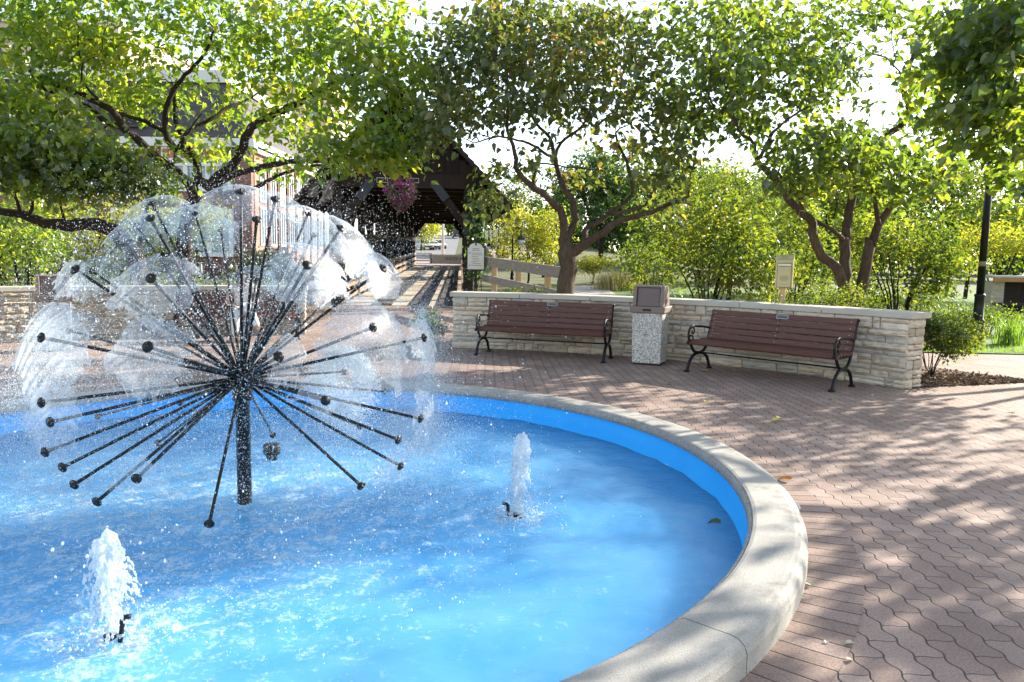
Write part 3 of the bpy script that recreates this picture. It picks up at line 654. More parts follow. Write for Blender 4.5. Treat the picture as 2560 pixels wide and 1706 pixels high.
# ---------------------------------------------------------------- the two low jets
def jet(name, label, x, y, h, wide, seed):
    r_ = random.Random(seed); mb = MB()
    n = 40
    for i in range(n):
        t = i / (n - 1); z = ZW + .01 + t * h * .93; sway = .012 * math.sin(t * 7 + seed) + .03 * t * (1 if seed == 2 else -.3)
        core = (.020 + .016 * t + wide * .12 * t) * (1 - .45 * max(0, t - .85) / .15)
        mb.ico((x + sway + r_.uniform(-.01, .01), y + r_.uniform(-.01, .01), z), (core * r_.uniform(.6, 1.1), core * r_.uniform(.6, 1.1), core * r_.uniform(1, 1.8)), 1)
    for k in range(int(22 + wide * 520)):                       # ropes of water thrown up and falling back
        a = r_.uniform(0, 6.28); spread = wide * r_.uniform(.15, .85) + .01; zs = h * r_.uniform(.25, .97); ln = h * r_.uniform(.12, .38); m = int(10 + ln * 90); rise = r_.uniform(.0, .05)
        for q in range(m):
            t = q / (m - 1); zz = ZW + zs + rise * math.sin(t * 3.14) - ln * t * t; o = .012 + spread * (1 - (1 - t) ** 1.7) * (1.15 - .5 * zs / h)
            rr = r_.uniform(.004, .0105) * (1.2 - .6 * t)
            if r_.random() < .93 - .35 * t: mb.ico((x + o * math.cos(a) + .004 * math.sin(q * 1.3 + k) + (.02 if seed == 2 else -.008) * zs / h, y + o * math.sin(a), zz), (rr, rr, rr * r_.uniform(1.2, 2.4)), 1)
    for k in range(60):                                         # loose beads
        a = r_.uniform(0, 6.28); o = r_.uniform(.3, 1.7) * (wide + .015); rr = r_.uniform(.003, .008); mb.ico((x + o * math.cos(a), y + o * math.sin(a), ZW + h * r_.uniform(.1, 1.02)), (rr, rr, rr * r_.uniform(1, 2)), 1)
    for _ in range(170):                                        # splash where the water falls back
        a = r_.uniform(0, 6.28); q = abs(r_.gauss(.12, .06)); rr = r_.uniform(.004, .012)
        mb.ico((x + q * math.cos(a), y + q * math.sin(a), ZW + r_.uniform(-.005, .03) + .04 * math.exp(-((q - .09) / .04) ** 2) * r_.random()), (rr * 1.3, rr * 1.3, rr * .7), 1)
    o = mb.build(name, M['jet'], None, True)
    rm = o.modifiers.new('remesh', 'REMESH'); rm.mode = 'VOXEL'; rm.voxel_size = .0048; rm.use_smooth_shade = True
    sm = o.modifiers.new('smooth', 'SMOOTH'); sm.iterations = 1; sm.factor = .5
    tx = bpy.data.textures.new('jet_noise', 'CLOUDS'); tx.noise_scale = .012
    ds = o.modifiers.new('ripple', 'DISPLACE'); ds.texture = tx; ds.strength = .008; ds.mid_level = .5
    return tag(o, label, 'water jet')
jet('water_jet', 'broad foaming white water jet in the front left of the pool', *JETS[0], .15, 1)
jet('water_jet', 'slender white water jet to the right of the dandelion fountain', *JETS[1], .085, 2)
def nozzle(x, y, side, label, h):
    t = thing('jet_nozzle', label, 'nozzle', (x, y, ZW))
    mb = MB(); mb.lathe([(.05, -.4), (.05, -.02), (.03, 0), (.026, .03), (.03, .032)], n=14); mb.build('nozzle_body', M['black_metal'], t, True)
    mb = MB(); x0 = .05 * side
    mb.tube([(x0, -.02, -.3), (x0, -.02, 0), (x0 * 1.25, -.02, h * .55), (x0 * 1.3, -.02, h * .9), (x0 * 1.3 + .012 * side, -.02, h), (x0 * 1.3 + .036 * side, -.02, h + .004)], .0115, 8); mb.build('pipe', M['black_metal'], t, True)
nozzle(JETS[0][0], JETS[0][1] - .02, 1, 'black bent pipe and nozzle at the foot of the broad front jet', .125)
nozzle(JETS[1][0], JETS[1][1], -1, 'black bent pipe and nozzle at the foot of the slender right jet', .105)
p = gnd(680, 1150, ZW)
t = thing('pool_spotlight', 'stubby black fitting standing in the water behind the fountain pole', 'light fitting', (p[0], p[1], ZW))
mb = MB(); mb.lathe([(.045, -.43), (.045, .045), (.05, .05)], n=14); mb.build('stem', M['black_metal'], t, True)
mb = MB(); mb.lathe([(.066, .05), (.07, .065), (.07, .125), (.062, .135)], n=16); mb.build('head', M['black_metal'], t, True)
# ---------------------------------------------------------------- benches
M['iron'] = mat('cast_iron', (.007, .0075, .009), (.004, .004, .005), 20, .42, .3, 70, spec=.3)
M['slat'] = mat('stained_slats', (.14, .05, .034), (.075, .028, .02), 3, .5, .25, 40, stretch=(1, 14, 14), island=.22)
M['steel'] = mat('bolt_steel', (.7, .7, .7), (.55, .55, .55), 5, .3, 0, metal=.6)
M['plaque'] = mat('plaque', (.10, .10, .11), (.05, .05, .055), 40, .35, .2, 90, metal=.5)
M['plaque_trim'] = mat('plaque_trim', (.5, .48, .44), (.35, .33, .3), 40, .35, 0, metal=.5)
def make_bench(label, group=None):
    t = thing('park_bench', label, 'bench', group=group)
    HL = 1.085
    for sx in (-1, 1):
        x = sx * (HL - .03); mb = MB()
        def T(P, r, n=8): mb.tube([(x, p[0], p[1]) for p in catmull(P, 5)], r, n)
        w_ = .022
        T([(-.33, .0), (-.315, .03), (-.285, .10), (-.235, .175), (-.15, .235), (-.03, .255)], w_)
        T([(.27, .0), (.26, .03), (.235, .10), (.19, .175), (.10, .235), (-.03, .255)], w_)
        T([(-.03, .255), (-.14, .275), (-.215, .34), (-.255, .42)], .021)
        T([(-.03, .255), (.08, .275), (.155, .34), (.19, .43)], .021)
        T([(-.29, .425), (-.24, .415), (-.1, .40), (.05, .405), (.19, .43)], .018)
        T([(.19, .43), (.225, .52), (.265, .66), (.315, .80), (.335, .845)], .02)
        T([(-.285, .43), (-.31, .48), (-.315, .56), (-.28, .625), (-.2, .655), (-.09, .645), (.05, .635), (.15, .62), (.25, .60)], .016)
        T([(-.28, .62), (-.20, .635), (-.17, .58), (-.2, .54), (-.235, .555), (-.22, .585)], .011, 6)
        T([(-.31, .50), (-.25, .52), (-.2, .49), (-.2, .45), (-.235, .44)], .012, 6)
        mb.ico((x, .338, .852), .03, 2); mb.ico((x, -.295, .43), .032, 2)
        for yf in (-.33, .27): mb.lathe([(.045, 0), (.045, .012), (.026, .03)], (x, yf, 0), 12)
        mb.build('end_frame', M['iron'], t, True)
    mb = MB(); mb.tube([(-HL + .03, -.03, .262), (HL - .03, -.03, .262)], .011, 8); mb.build('stretcher', M['iron'], t, True)
    mb = MB()
    for P in ([(0, -.27, .40), (0, .0, .385), (0, .18, .415), (0, .245, .56), (0, .33, .825)],): mb.tube(P, .014, 6)
    mb.build('centre_strap', M['iron'], t, True)
    for (y, z, a) in ((-.275, .425, 28), (-.185, .447, 2), (-.085, .44, -3), (.015, .437, -3), (.115, .442, 4)):
        mb = MB(); mb.box((0, 0, 0), (2 * HL + .02, .082, .032), M=Matrix.Rotation(R(a), 3, 'X')); mb.build('seat_slat', M['slat'], t, bevel=.006, loc=(0, y, z))
    k = 0; bolts = MB()
    for i in range(5):
        s = .10 + .092 * i; y = .175 + .36 * s * .78; z = .42 + s * .93 - .02
        mb = MB(); mb.box((0, 0, 0), (2 * HL - .06, .03, .078), M=Matrix.Rotation(R(-17), 3, 'X')); mb.build('back_slat', M['slat'], t, bevel=.006, loc=(0, y, z))
        for x in (-HL + .09, 0, HL - .09): bolts.ico((x, y - .017, z), .008, 1)
        top = (y, z)
    bolts.build('bolts', M['steel'], t, True)
    pq = MB(); pq.box((0, 0, 0), (.16, .006, .05), M=Matrix.Rotation(R(-17), 3, 'X')); po = pq.build('plaque', M['plaque'], t, loc=(.05, top[0] - .019, top[1] + .002))
    tr = MB(); Mx = Matrix.Rotation(R(-17), 3, 'X')
    for c, d in (((0, -.001, .026), (.17, .007, .006)), ((0, -.001, -.026), (.17, .007, .006)), ((-.083, -.001, 0), (.006, .007, .05)), ((.083, -.001, 0), (.006, .007, .05))):
        v = Mx @ Vector(c); tr.box(v, d, M=Mx)
    tr.build('trim', M['plaque_trim'], po)
    return t
def place(o, ang, r, dx=0):
    a = R(ang); p = PC + r * np.array([math.cos(a), math.sin(a)]); o.location = (p[0], p[1], 0.004); o.rotation_euler = (0, 0, a - math.pi / 2); return o
# benches: their backs face the wall (local +y), so +y points away from the pool
b1 = place(make_bench('brown slatted bench with black iron ends, left of the trash bin'), 71.5, 7.5)
b2 = place(dup(b1, label='brown slatted bench with black iron ends, right of the trash bin, nearest the wall end'), 43.8, 7.42)
b3 = place(dup(b1, label='brown slatted bench behind the fountain with a person sitting on it'), 110.0, 9.45)
# ---------------------------------------------------------------- trash bins
def aggregate_mat():
    m, n, out = newmat('exposed_aggregate'); P = N(n, 'ShaderNodeTexCoord').outputs['Object']
    vo = N(n, 'ShaderNodeTexVoronoi'); vo.inputs['Scale'].default_value = 75; L(n, P, vo.inputs['Vector'])
    sc = N(n, 'ShaderNodeSeparateColor'); L(n, vo.outputs['Color'], sc.inputs[0])
    c = ramp(n, sc.outputs[0], [(0, (.16, .14, .12)), (.25, (.34, .31, .27)), (.55, (.48, .45, .40)), (.8, (.60, .57, .52)), (1, (.72, .70, .67))])
    pbsdf(n, out, c, .75, math_(n, 'SUBTRACT', 1, vo.outputs['Distance']), .7, .008); return m
M['aggregate'] = aggregate_mat()
M['hood'] = mat('brown_plastic_hood', (.20, .145, .125), (.165, .12, .10), 4, .5, .12, 200)
M['hood_dark'] = mat('brown_plastic_flap', (.15, .11, .10), (.12, .09, .08), 4, .55, .12, 200)
M['slot'] = mat('dark_slot', (.03, .022, .02), None, 4, .7, 0)
def make_bin(label):
    t = thing('trash_bin', label, 'trash bin'); w_ = .235
    mb = MB(); V = []
    for z, k in ((0.025, .93), (.78, 1.0), (.80, .97)): V += [(sx * w_ * k, sy * w_ * k, z) for sx, sy in ((-1, -1), (1, -1), (1, 1), (-1, 1))]
    F = [(0, 3, 2, 1), (8, 9, 10, 11)] + [(4 * j + i, 4 * j + (i + 1) % 4, 4 * j + 4 + (i + 1) % 4, 4 * j + 4 + i) for j in (0, 1) for i in range(4)]
    mb.add(V, F); mb.build('concrete_base', M['aggregate'], t, bevel=.012)
    mb = MB(); mb.box((0, 0, .0125), (.40, .40, .025)); mb.build('plinth', M['slot'], t)
    hd = thing('hood', None, None); hd.parent = t
    mb = MB(); mb.box((0, 0, .842), (.53, .53, .10)); o = mb.build('hood_band', M['hood'], t, bevel=.015)
    mb = MB(); mb.box((0, -.266, .842), (.13, .006, .034)); mb.build('slot', M['slot'], o)
    bpy.data.objects.remove(hd)
    prof = [(-.235, .892), (-.205, 1.205), (.205, 1.205), (.235, .892)]
    # body: hollow front, made of cheeks, top and back
    mb = MB()
    side = [(-.225, .89), (-.175, 1.20), (.10, 1.215), (.20, 1.09), (.235, .89)]
    for sx in (-1, 1):
        mb.prism([(sx * .235, y, z) for y, z in side], (0, 0, 0), (-sx * .055, 0, 0))
    mb.prism([(-.18, -.172, 1.175), (-.18, -.172, 1.203), (-.18, .10, 1.213), (-.18, .10, 1.185)], (0, 0, 0), (.36, 0, 0))
    mb.prism([(-.18, .07, 1.19), (-.18, .10, 1.213), (-.18, .20, 1.088), (-.18, .233, .89), (-.18, .2, .89), (-.18, .17, 1.07)], (0, 0, 0), (.36, 0, 0))
    o = mb.build('hood_shell', M['hood'], t, bevel=.012)
    mb = MB(); mb.prism([(-.172, -.195, .895), (-.172, -.150, 1.172), (-.172, -.135, 1.172), (-.172, -.18, .895)], (0, 0, 0), (.344, 0, 0)); fl = mb.build('flap', M['hood_dark'], o, bevel=.004)
    return t
bn = make_bin('square pebble finish trash bin with brown hood standing between the two empty benches'); place(bn, 58.4, 7.62); bn.rotation_euler = (0, 0, R(-24))
p = gnd(118, 905)
bn2 = dup(bn, label='brown hooded trash bin half hidden by spray at the left edge of the photo'); bn2.location = (-7.35, 12.15, .004); bn2.rotation_euler = (0, 0, R(33))
# ---------------------------------------------------------------- bag dispenser on a post
M['cream'] = mat('cream_metal', (.50, .45, .25), (.44, .39, .21), 5, .5, .05, 100)
M['cream_dark'] = mat('olive_panel', (.36, .36, .22), (.32, .32, .2), 5, .5, .05, 100)
M['pale_wood'] = mat('pale_post_wood', (.52, .38, .22), (.42, .29, .16), 3, .75, .2, 60, stretch=(8, 8, 1))
M['wear'] = mat('grey_print', (.20, .19, .14), None, 5, .6, 0)
M['white_paint'] = mat('white_paint', (.72, .71, .68), (.66, .65, .62), 5, .5, .05, 100)
p = at(1958, 742, 13.15)
t = thing('bag_dispenser', 'cream metal bag dispenser box on a wooden post behind the stone wall', 'dispenser', (p[0], p[1], 0), R(-22))
mb = MB(); mb.box((-.01, 0, .58), (.088, .088, 1.16)); mb.build('post', M['pale_wood'], t, bevel=.004)
mb = MB(); mb.box((0, -.02, 1.40), (.285, .14, .48)); box = mb.build('box', M['cream'], t, bevel=.006)
mb = MB(); mb.box((0, -.025, 1.682), (.295, .16, .082)); cp = mb.build('lid', M['cream_dark'], t, bevel=.006)
mb = MB()
for k in range(3): mb.box((0, -.1065, 1.665 + .02 * k), (.12, .004, .006))
mb.build('lid_slots', M['wear'], cp)
mb = MB(); mb.box((0, -.092, 1.375), (.22, .008, .40)); dr = mb.build('front_door', M['cream'], t, bevel=.003)
mb = MB(); mb.box((0, -.1, 1.55), (.21, .012, .03)); mb.build('dispensing_lip', M['white_paint'], dr)
mb = MB(); mb.box((0, -.0975, 1.53), (.18, .003, .012)); mb.build('dispensing_slot', M['slot'], dr)
mb = MB()
for k, wd in enumerate((.12, .15, .15, .13, .10)): mb.box((0, -.0968, 1.36 - .02 * k), (wd, .002, .007))
mb.box((0, -.0968, 1.222), (.13, .002, .006)); mb.build('worn_print', M['wear'], dr)
mb = MB()
for (c, d) in (((-.113, -.093, 1.375), (.005, .006, .41)), ((.113, -.093, 1.375), (.005, .006, .41)), ((0, -.093, 1.582), (.23, .006, .005)), ((0, -.093, 1.17), (.23, .006, .005))): mb.box(c, d)
mb.build('door_gap', M['slot'], dr)
# ---------------------------------------------------------------- near lamp post
M['green_black'] = mat('green_black_enamel', (.004, .008, .007), (.006, .010, .009), 6, .4, .05, 60, spec=.3)
M['tape'] = mat('grey_tape', (.28, .25, .20), None, 6, .6, 0)
M['lamp_glass'] = mat('lamp_glass', (.75, .76, .76), (.7, .71, .72), 5, .25, 0)
p = gnd(2440, 858)
t = thing('street_lamp', 'tall dark green lamp post in the grass beside the wall end', 'street lamp', (p[0], p[1], 0))
mb = MB(); mb.lathe([(.15, 0), (.155, .05), (.14, .08), (.125, .13), (.118, .3), (.112, .42), (.125, .45), (.125, .48), (.10, .5), (.092, .95), (.104, .97), (.104, 1.0), (.078, 1.02)], n=20); mb.build('base', M['green_black'], t, True)
mb = MB(); mb.tube([(0, 0, 1.0), (0, 0, 4.4)], [.075, .062], 16); sh = mb.build('shaft', M['green_black'], t, True)
mb = MB(); mb.lathe([(.0745, 1.58), (.0745, 1.68)], n=16); mb.build('tape_band', M['tape'], sh, True)
mb = MB(); mb.tube(catmull([(0, 0, 4.38), (0, 0, 4.7), (.12, 0, 5.0), (.36, 0, 5.08), (.52, 0, 4.9), (.54, 0, 4.75)]), .03, 10); mb.build('arm', M['green_black'], t, True)
mb = MB(); mb.lathe([(.04, 4.78), (.1, 4.74), (.19, 4.62), (.2, 4.5)], (.54, 0, 0), 18); mb.build('lamp_shade', M['green_black'], t, True)
mb = MB(); mb.lathe([(.17, 4.5), (.16, 4.38), (.1, 4.28), (.02, 4.25)], (.54, 0, 0), 18); mb.build('globe', M['lamp_glass'], t, True)
# ---------------------------------------------------------------- litter: leaves lying about
def leaf_solid(name, col):
    return mat(name, col, tuple(x * .7 for x in col), 30, .6, .1, 60)
M['dry_yellow'] = leaf_solid('dry_yellow_leaf', (.50, .40, .10)); M['dry_orange'] = leaf_solid('orange_leaf', (.55, .22, .04)); M['leaf_green'] = leaf_solid('dark_wet_leaf', (.05, .09, .03)); M['dry_pale'] = leaf_solid('pale_dry_leaf', (.5, .46, .34))
LV = np.array([(0, 0, 0), (0, .5, 0), (0, 1, -.12), (-.25, -.1, .06), (-.43, .22, .1), (-.28, .62, .05), (.25, -.1, .06), (.43, .22, .1), (.28, .62, .05)], float)
LF = np.array([(0, 1, 4, 3), (1, 2, 5, 4), (0, 6, 7, 1), (1, 7, 8, 2)])
def fallen(x, y, z, s, rz, m, label, group=None):
    V = LV.copy(); V[:, 2] = V[:, 2] * 1.4 + .16; o = fm('fallen_leaf', V * s, LF, m, None, False); o.location = (x, y, z); o.rotation_euler = (random.uniform(-.15, .15), random.uniform(-.15, .15), rz)
    sd_ = o.modifiers.new('thick', 'SOLIDIFY'); sd_.thickness = .0015
    return tag(o, label, 'leaf', group)
p = gnd(1976, 1206); fallen(p[0], p[1], .004, .10, 1.0, M['dry_orange'], 'curled orange leaf lying on the paving beside the pool rim')
p = gnd(1800, 1314, ZW); fallen(p[0], p[1], ZW + .008, .085, 1.5, M['leaf_green'], 'dark green leaf floating on the blue water near the rim')
p = gnd(2028, 1470); fallen(p[0], p[1], .006, .06, .4, M['dry_pale'], 'pale dry leaf curled on the brick edging near the bottom right')
for (u, v) in ((1763, 1004), (2083, 1001), (1815, 1012), (1950, 1049), (1946, 1054), (1664, 962), (2535, 1031), (1875, 929), (1830, 928), (1757, 929), (1428, 893)):
    p = gnd(u, v); fallen(p[0], p[1], .005, random.uniform(.06, .1), random.uniform(0, 6), M['dry_yellow'], 'small yellow fallen leaf on the shaded brick paving', 'yellow leaves scattered on the paving')
tinies = [gnd(u, v) for u, v in ((1878, 1593), (1905, 1620), (1955, 1540), (1999, 1495), (1990, 1300), (2040, 1345), (2130, 1612), (2065, 1608), (1960, 1410), (2120, 1655))]
for p in tinies: fallen(p[0], p[1], .006, random.uniform(.022, .038), random.uniform(0, 6), M['dry_pale'], 'tiny pale leaf scrap on the brick edging by the rim', 'leaf scraps along the rim')
# bottle cap like glass disc by the rim
p = gnd(1988, 1272); mb = MB(); mb.lathe([(.0, .0), (.028, 0), (.03, .012), (.024, .014), (.022, .005), (.0, .005)], n=18); o = mb.build('plastic_lid', M['lamp_glass'], None, True); o.location = (p[0], p[1], .004); o.rotation_euler = (R(35), 0, 0); tag(o, 'small clear round plastic lid leaning against the outside of the pool rim', 'lid')
# ---------------------------------------------------------------- trees
def bark(name, c, d):
    m, n, out = newmat(name); P = N(n, 'ShaderNodeNewGeometry').outputs['Position']
    mp = N(n, 'ShaderNodeMapping'); mp.inputs['Scale'].default_value = (1, 1, .28); L(n, P, mp.inputs[0])
    f = noise(n, mp.outputs[0], 26, 6, .7)
    col = ramp(n, f, [(.3, d), (.6, c)]); col = mixc(n, 1, col, ramp(n, noise(n, P, 2.5, 4), [(.35, (.75, .75, .72)), (.65, (1.15, 1.12, 1.08))]), 'MULTIPLY')
    pbsdf(n, out, col, .9, f, .9, .02, 0, .2); return m
M['bark'] = bark('bark', (.105, .078, .055), (.042, .031, .023)); M['bark_dark'] = bark('dark_bark', (.04, .03, .024), (.016, .012, .01))
G1, G2, G3 = (.054, .092, .018), (.10, .15, .022), (.15, .20, .028)
M['leaf_lilac'] = leafmat('lilac_leaves', [(0, (.032, .066, .017)), (.35, G1), (.6, G2), (.8, (.14, .19, .028)), (1, (.25, .25, .035))], .55)
M['leaf_bright'] = leafmat('bright_lilac_leaves', [(0, (.045, .10, .018)), (.3, (.08, .145, .02)), (.6, (.13, .19, .025)), (.8, (.20, .24, .03)), (1, (.32, .30, .045))], .6)
M['leaf_turning'] = leafmat('turning_leaves', [(0, (.035, .060, .024)), (.35, (.055, .085, .024)), (.62, (.085, .115, .026)), (.8, (.125, .135, .033)), (.92, (.15, .10, .045)), (1, (.28, .19, .045))], .45, tgain=(3.0, 2.6, 1.3))
M['leaf_dark'] = leafmat('dark_leaves', [(0, (.018, .045, .013)), (.4, (.03, .07, .016)), (.75, (.055, .10, .02)), (1, (.11, .15, .025))], .42)
M['leaf_yellow'] = leafmat('yellow_leaves', [(0, (.10, .14, .02)), (.3, (.18, .21, .025)), (.65, (.29, .28, .03)), (1, (.40, .34, .05))], .6, tgain=(1.9, 1.9, 1.0))
M['leaf_shrub'] = leafmat('shrub_leaves', [(0, (.028, .055, .012)), (.35, (.06, .10, .016)), (.65, (.105, .14, .02)), (.85, (.17, .19, .027)), (1, (.24, .23, .04))], .5)
M['seeds'] = mat('seed_heads', (.26, .21, .07), (.18, .15, .045), 30, .9, 0, island=.3)
def grow(limbs, att, rs, step=.16, kill=.22, infl=1.3, wig=.25, iters=70):
    """branch skeleton: given limbs, then twigs that reach for the points att"""
    P = []; par = []; rad = []
    for li, lb in enumerate(limbs):
        lb = np.array(lb, float); Q = catmull(lb, 5); seg = np.linalg.norm(np.diff(Q[:, :3], axis=0), axis=1); cum = np.concatenate([[0], np.cumsum(seg)])
        n = max(3, int(cum[-1] / .12)); s = np.linspace(0, cum[-1], n)
        Q = np.stack([np.interp(s, cum, Q[:, k]) for k in range(4)], 1)
        Q[1:, :3] += rs.normal(0, .01, (n - 1, 3)) * min(1, .5 + Q[0, 3] * 5)
        if P:
            d = np.linalg.norm(np.array(P) - Q[0, :3], axis=1); pi = int(d.argmin()); st = 1 if d[pi] < .3 else 0
        else: pi, st = -1, 0
        for q in Q[st:]:
            P.append(q[:3]); par.append(pi); rad.append(q[3]); pi = len(P) - 1
    P = np.array(P); att = np.array(att); alive = np.ones(len(att), bool); par = list(par); rad = list(rad)
    d = np.linalg.norm(att[:, None] - P[None], axis=2); near = d.argmin(1); nd = d.min(1)
    for it in range(iters):
        A = np.where(alive & (nd > kill))[0]
        if not len(A): break
        dirs = {}
        for a in A:
            dirs.setdefault(int(near[a]), []).append(att[a])
        new = []
        for k, tg in dirs.items():
            v = np.array(tg) - P[k]; v /= np.linalg.norm(v, axis=1)[:, None] + 1e-9
            v = v.sum(0) / len(v) + rs.normal(0, wig, 3)
            if par[k] >= 0: v += .35 * (P[k] - P[par[k]]) / (np.linalg.norm(P[k] - P[par[k]]) + 1e-9)
            v /= np.linalg.norm(v) + 1e-9; new.append((P[k] + v * step, k))
        n0 = len(P); P = np.vstack([P] + [x[0][None] for x in new]); par += [x[1] for x in new]; rad += [0] * len(new)
        Q = P[n0:]; d = np.linalg.norm(att[:, None] - Q[None], axis=2); m = d.min(1); am = d.argmin(1)
        up = m < nd; nd[up] = m[up]; near[up] = am[up] + n0
    par = np.array(par); rad = np.array(rad); n = len(P)
    ch = [[] for _ in range(n)]
    for i, p in enumerate(par):
        if p >= 0: ch[p].append(i)
    acc = np.zeros(n); r = np.zeros(n); order = list(range(n))
    depth = np.zeros(n, int)
    for i in range(n):
        if par[i] >= 0: depth[i] = depth[par[i]] + 1
    for i in np.argsort(-depth):
        a = acc[i] if ch[i] else .0042 ** 2.25
        r[i] = a ** (1 / 2.25)
        if rad[i] > 0: r[i] = max(min(r[i], rad[i] * 1.15), rad[i] * .98)
        acc[i] = r[i] ** 2.25
        if par[i] >= 0: acc[par[i]] += r[i] ** 2.25
    return P, par, r, ch
def branch_mesh(P, par, r, ch, rmin=0):
    V = []; F = []; nb = 0
    stack = [i for i in range(len(P)) if par[i] < 0]
    chains = []
    while stack:
        i = stack.pop(); c = [par[i], i] if par[i] >= 0 else [i]; j = i
        while ch[j]:
            k = max(ch[j], key=lambda q: r[q])
            for q in ch[j]:
                if q != k: stack.append(q)
            c.append(k); j = k
        chains.append(c)
    for c in chains:
        if len(c) < 2: continue
        rr = r[c].copy()
        if par[c[0]] >= 0 or c[0] != c[1]: rr[0] = min(rr[0], rr[1] * 1.25)
        if rr.max() < rmin: continue
        n = 10 if rr.max() > .07 else 7 if rr.max() > .03 else 4 if rr.max() > .009 else 3
        p = P[c]; t = np.gradient(p, axis=0); t /= np.linalg.norm(t, axis=1)[:, None] + 1e-9
        x = np.cross(t[0], [0.3, .2, 1]); x /= np.linalg.norm(x) + 1e-9; ang = np.arange(n) * 2 * np.pi / n
        rings = []
        for k in range(len(c)):
            x = x - t[k] * (x @ t[k]); x /= np.linalg.norm(x) + 1e-9; y = np.cross(t[k], x)
            bump = 1 + (.09 * np.sin(ang * 3 + k * .7) if rr[k] > .04 else 0)
            rings.append(p[k] + (np.cos(ang)[:, None] * x + np.sin(ang)[:, None] * y) * (rr[k] * bump)[:, None] if np.ndim(bump) else p[k] + (np.cos(ang)[:, None] * x + np.sin(ang)[:, None] * y) * rr[k])
        b = nb; V.append(np.concatenate(rings)); m = len(c)
        I = b + np.arange(m * n).reshape(m, n); F.append(np.stack([I[:-1], np.roll(I[:-1], -1, 1), np.roll(I[1:], -1, 1), I[1:]], -1).reshape(-1, 4)); nb += m * n
    return np.concatenate(V), np.concatenate(F)
SL_V = np.array([(0, 0, 0), (-.3, .45, .1), (0, 1, -.05), (.3, .45, .1)], float); SL_F = np.array([(0, 2, 1), (0, 3, 2)])
def leaves(P, dirs, size, rs, droop=.5, tilt=.6, simple=False):
    n = len(P); d = dirs + rs.normal(0, .55, (n, 3)); d[:, 2] -= droop; d /= np.linalg.norm(d, axis=1)[:, None] + 1e-9
    nn = np.array([0, 0, 1.]) + rs.normal(0, tilt, (n, 3)); x = np.cross(d, nn); x /= np.linalg.norm(x, axis=1)[:, None] + 1e-9; z = np.cross(x, d)
    B = SL_V if simple else LV; Fb = SL_F if simple else LF
    s = size * np.clip(rs.normal(1, .22, n), .5, 1.6); fold = rs.uniform(.4, 2.2, n); wd = rs.uniform(.8, 1.15, n)
    V = P[:, None] + s[:, None, None] * (B[None, :, 0, None] * wd[:, None, None] * x[:, None] + B[None, :, 1, None] * d[:, None] + (B[None, :, 2] * fold[:, None])[..., None] * z[:, None])
    F = Fb[None] + (np.arange(n) * len(B))[:, None, None]
    return V.reshape(-1, 3), F.reshape(-1, Fb.shape[1])
def crown_points(pads, rs, f=.72, bump=False, back=0):
    """pads: (u, v, du, dv, distance, depth radius m, count) ellipsoid clumps given by where they stand"""
    A = []
    for (u, v, du, dv, d, dd, n) in pads:
        if bump and v > 100 and 130 < u < 760: d += 1.5
        n = max(4, int(n * f * (1.35 if v < 215 else 1.0))); c = at(u, v, d); k = d / FPX
        q = rs.normal(size=(n, 3)); q /= np.linalg.norm(q, axis=1)[:, None]; q *= (rs.uniform(0, 1, n) ** .42)[:, None]
        o = q * [du * k, dd, dv * k]
        if back: sh = (rs.uniform(0, 1, (n, 1)) < .55) * back; o = o + (c - np.array([0, 0, CAMH])) / d * sh
        A.append(c + o)
    return np.concatenate(A)
def make_tree(name, label, cat, limbs, att, seed, lm, lsize, nl=13, spread=.15, bk='bark', droop=.5, seeds=10, simple=False, group=None, base=None, rmin=0, kill=.22, step=.16, tilt=.6):
    rs = np.random.default_rng(seed)
    P, par, r, ch = grow(limbs, att, rs, kill=kill, step=step)
    if base is None: base = P[0]
    base = np.array(base, float)
    t = thing(name, label, cat, tuple(base), 0, group)
    V, F = branch_mesh(P, par, r, ch, rmin); fm('trunk', V - base, F, M[bk], t, True)
    A = np.repeat(np.asarray(att), nl, 0); A = A + rs.normal(0, 1, A.shape) * [spread, spread, spread * .7]
    cen = np.asarray(att).mean(0); dr = A - cen; dr[:, 2] *= .2; dr /= np.linalg.norm(dr, axis=1)[:, None] + 1e-9
    V, F = leaves(A, dr * .4 + rs.normal(0, .5, A.shape) * [1, 1, .3], lsize, rs, droop, tilt, simple)
    cr = fm('crown', V - base, F, M[lm], t, False)
    if seeds:
        pk = np.asarray(att)[rs.choice(len(att), seeds, replace=False)]; D = []
        for p in pk: D.append(p + np.array([0, 0, .06]) + rs.normal(0, 1, (90, 3)) * [.07, .07, .09])
        D = np.concatenate(D); Vs = TET_V[None] * rs.uniform(.004, .009, (len(D), 1, 1)) + D[:, None]; Fs = TET_F[None] + (np.arange(len(D)) * 4)[:, None, None]
        fm('seed_clusters', Vs.reshape(-1, 3) - base, Fs.reshape(-1, 3), M['seeds'], t)
    return t
def LB(pts, d, r0, r1, dd=0.):
    """limb through photo points (u,v[,extra distance]) tapering r0->r1"""
    n = len(pts); out = []
    for i, p in enumerate(pts):
        e = p[2] if len(p) > 2 else dd * i / max(1, n - 1)
        out.append((*at(p[0], p[1], d + e), r0 + (r1 - r0) * i / max(1, n - 1)))
    return out
def z1(pts, ox, oy, s): return [(ox + p[0] / s, oy + p[1] / s, *p[2:]) for p in pts]
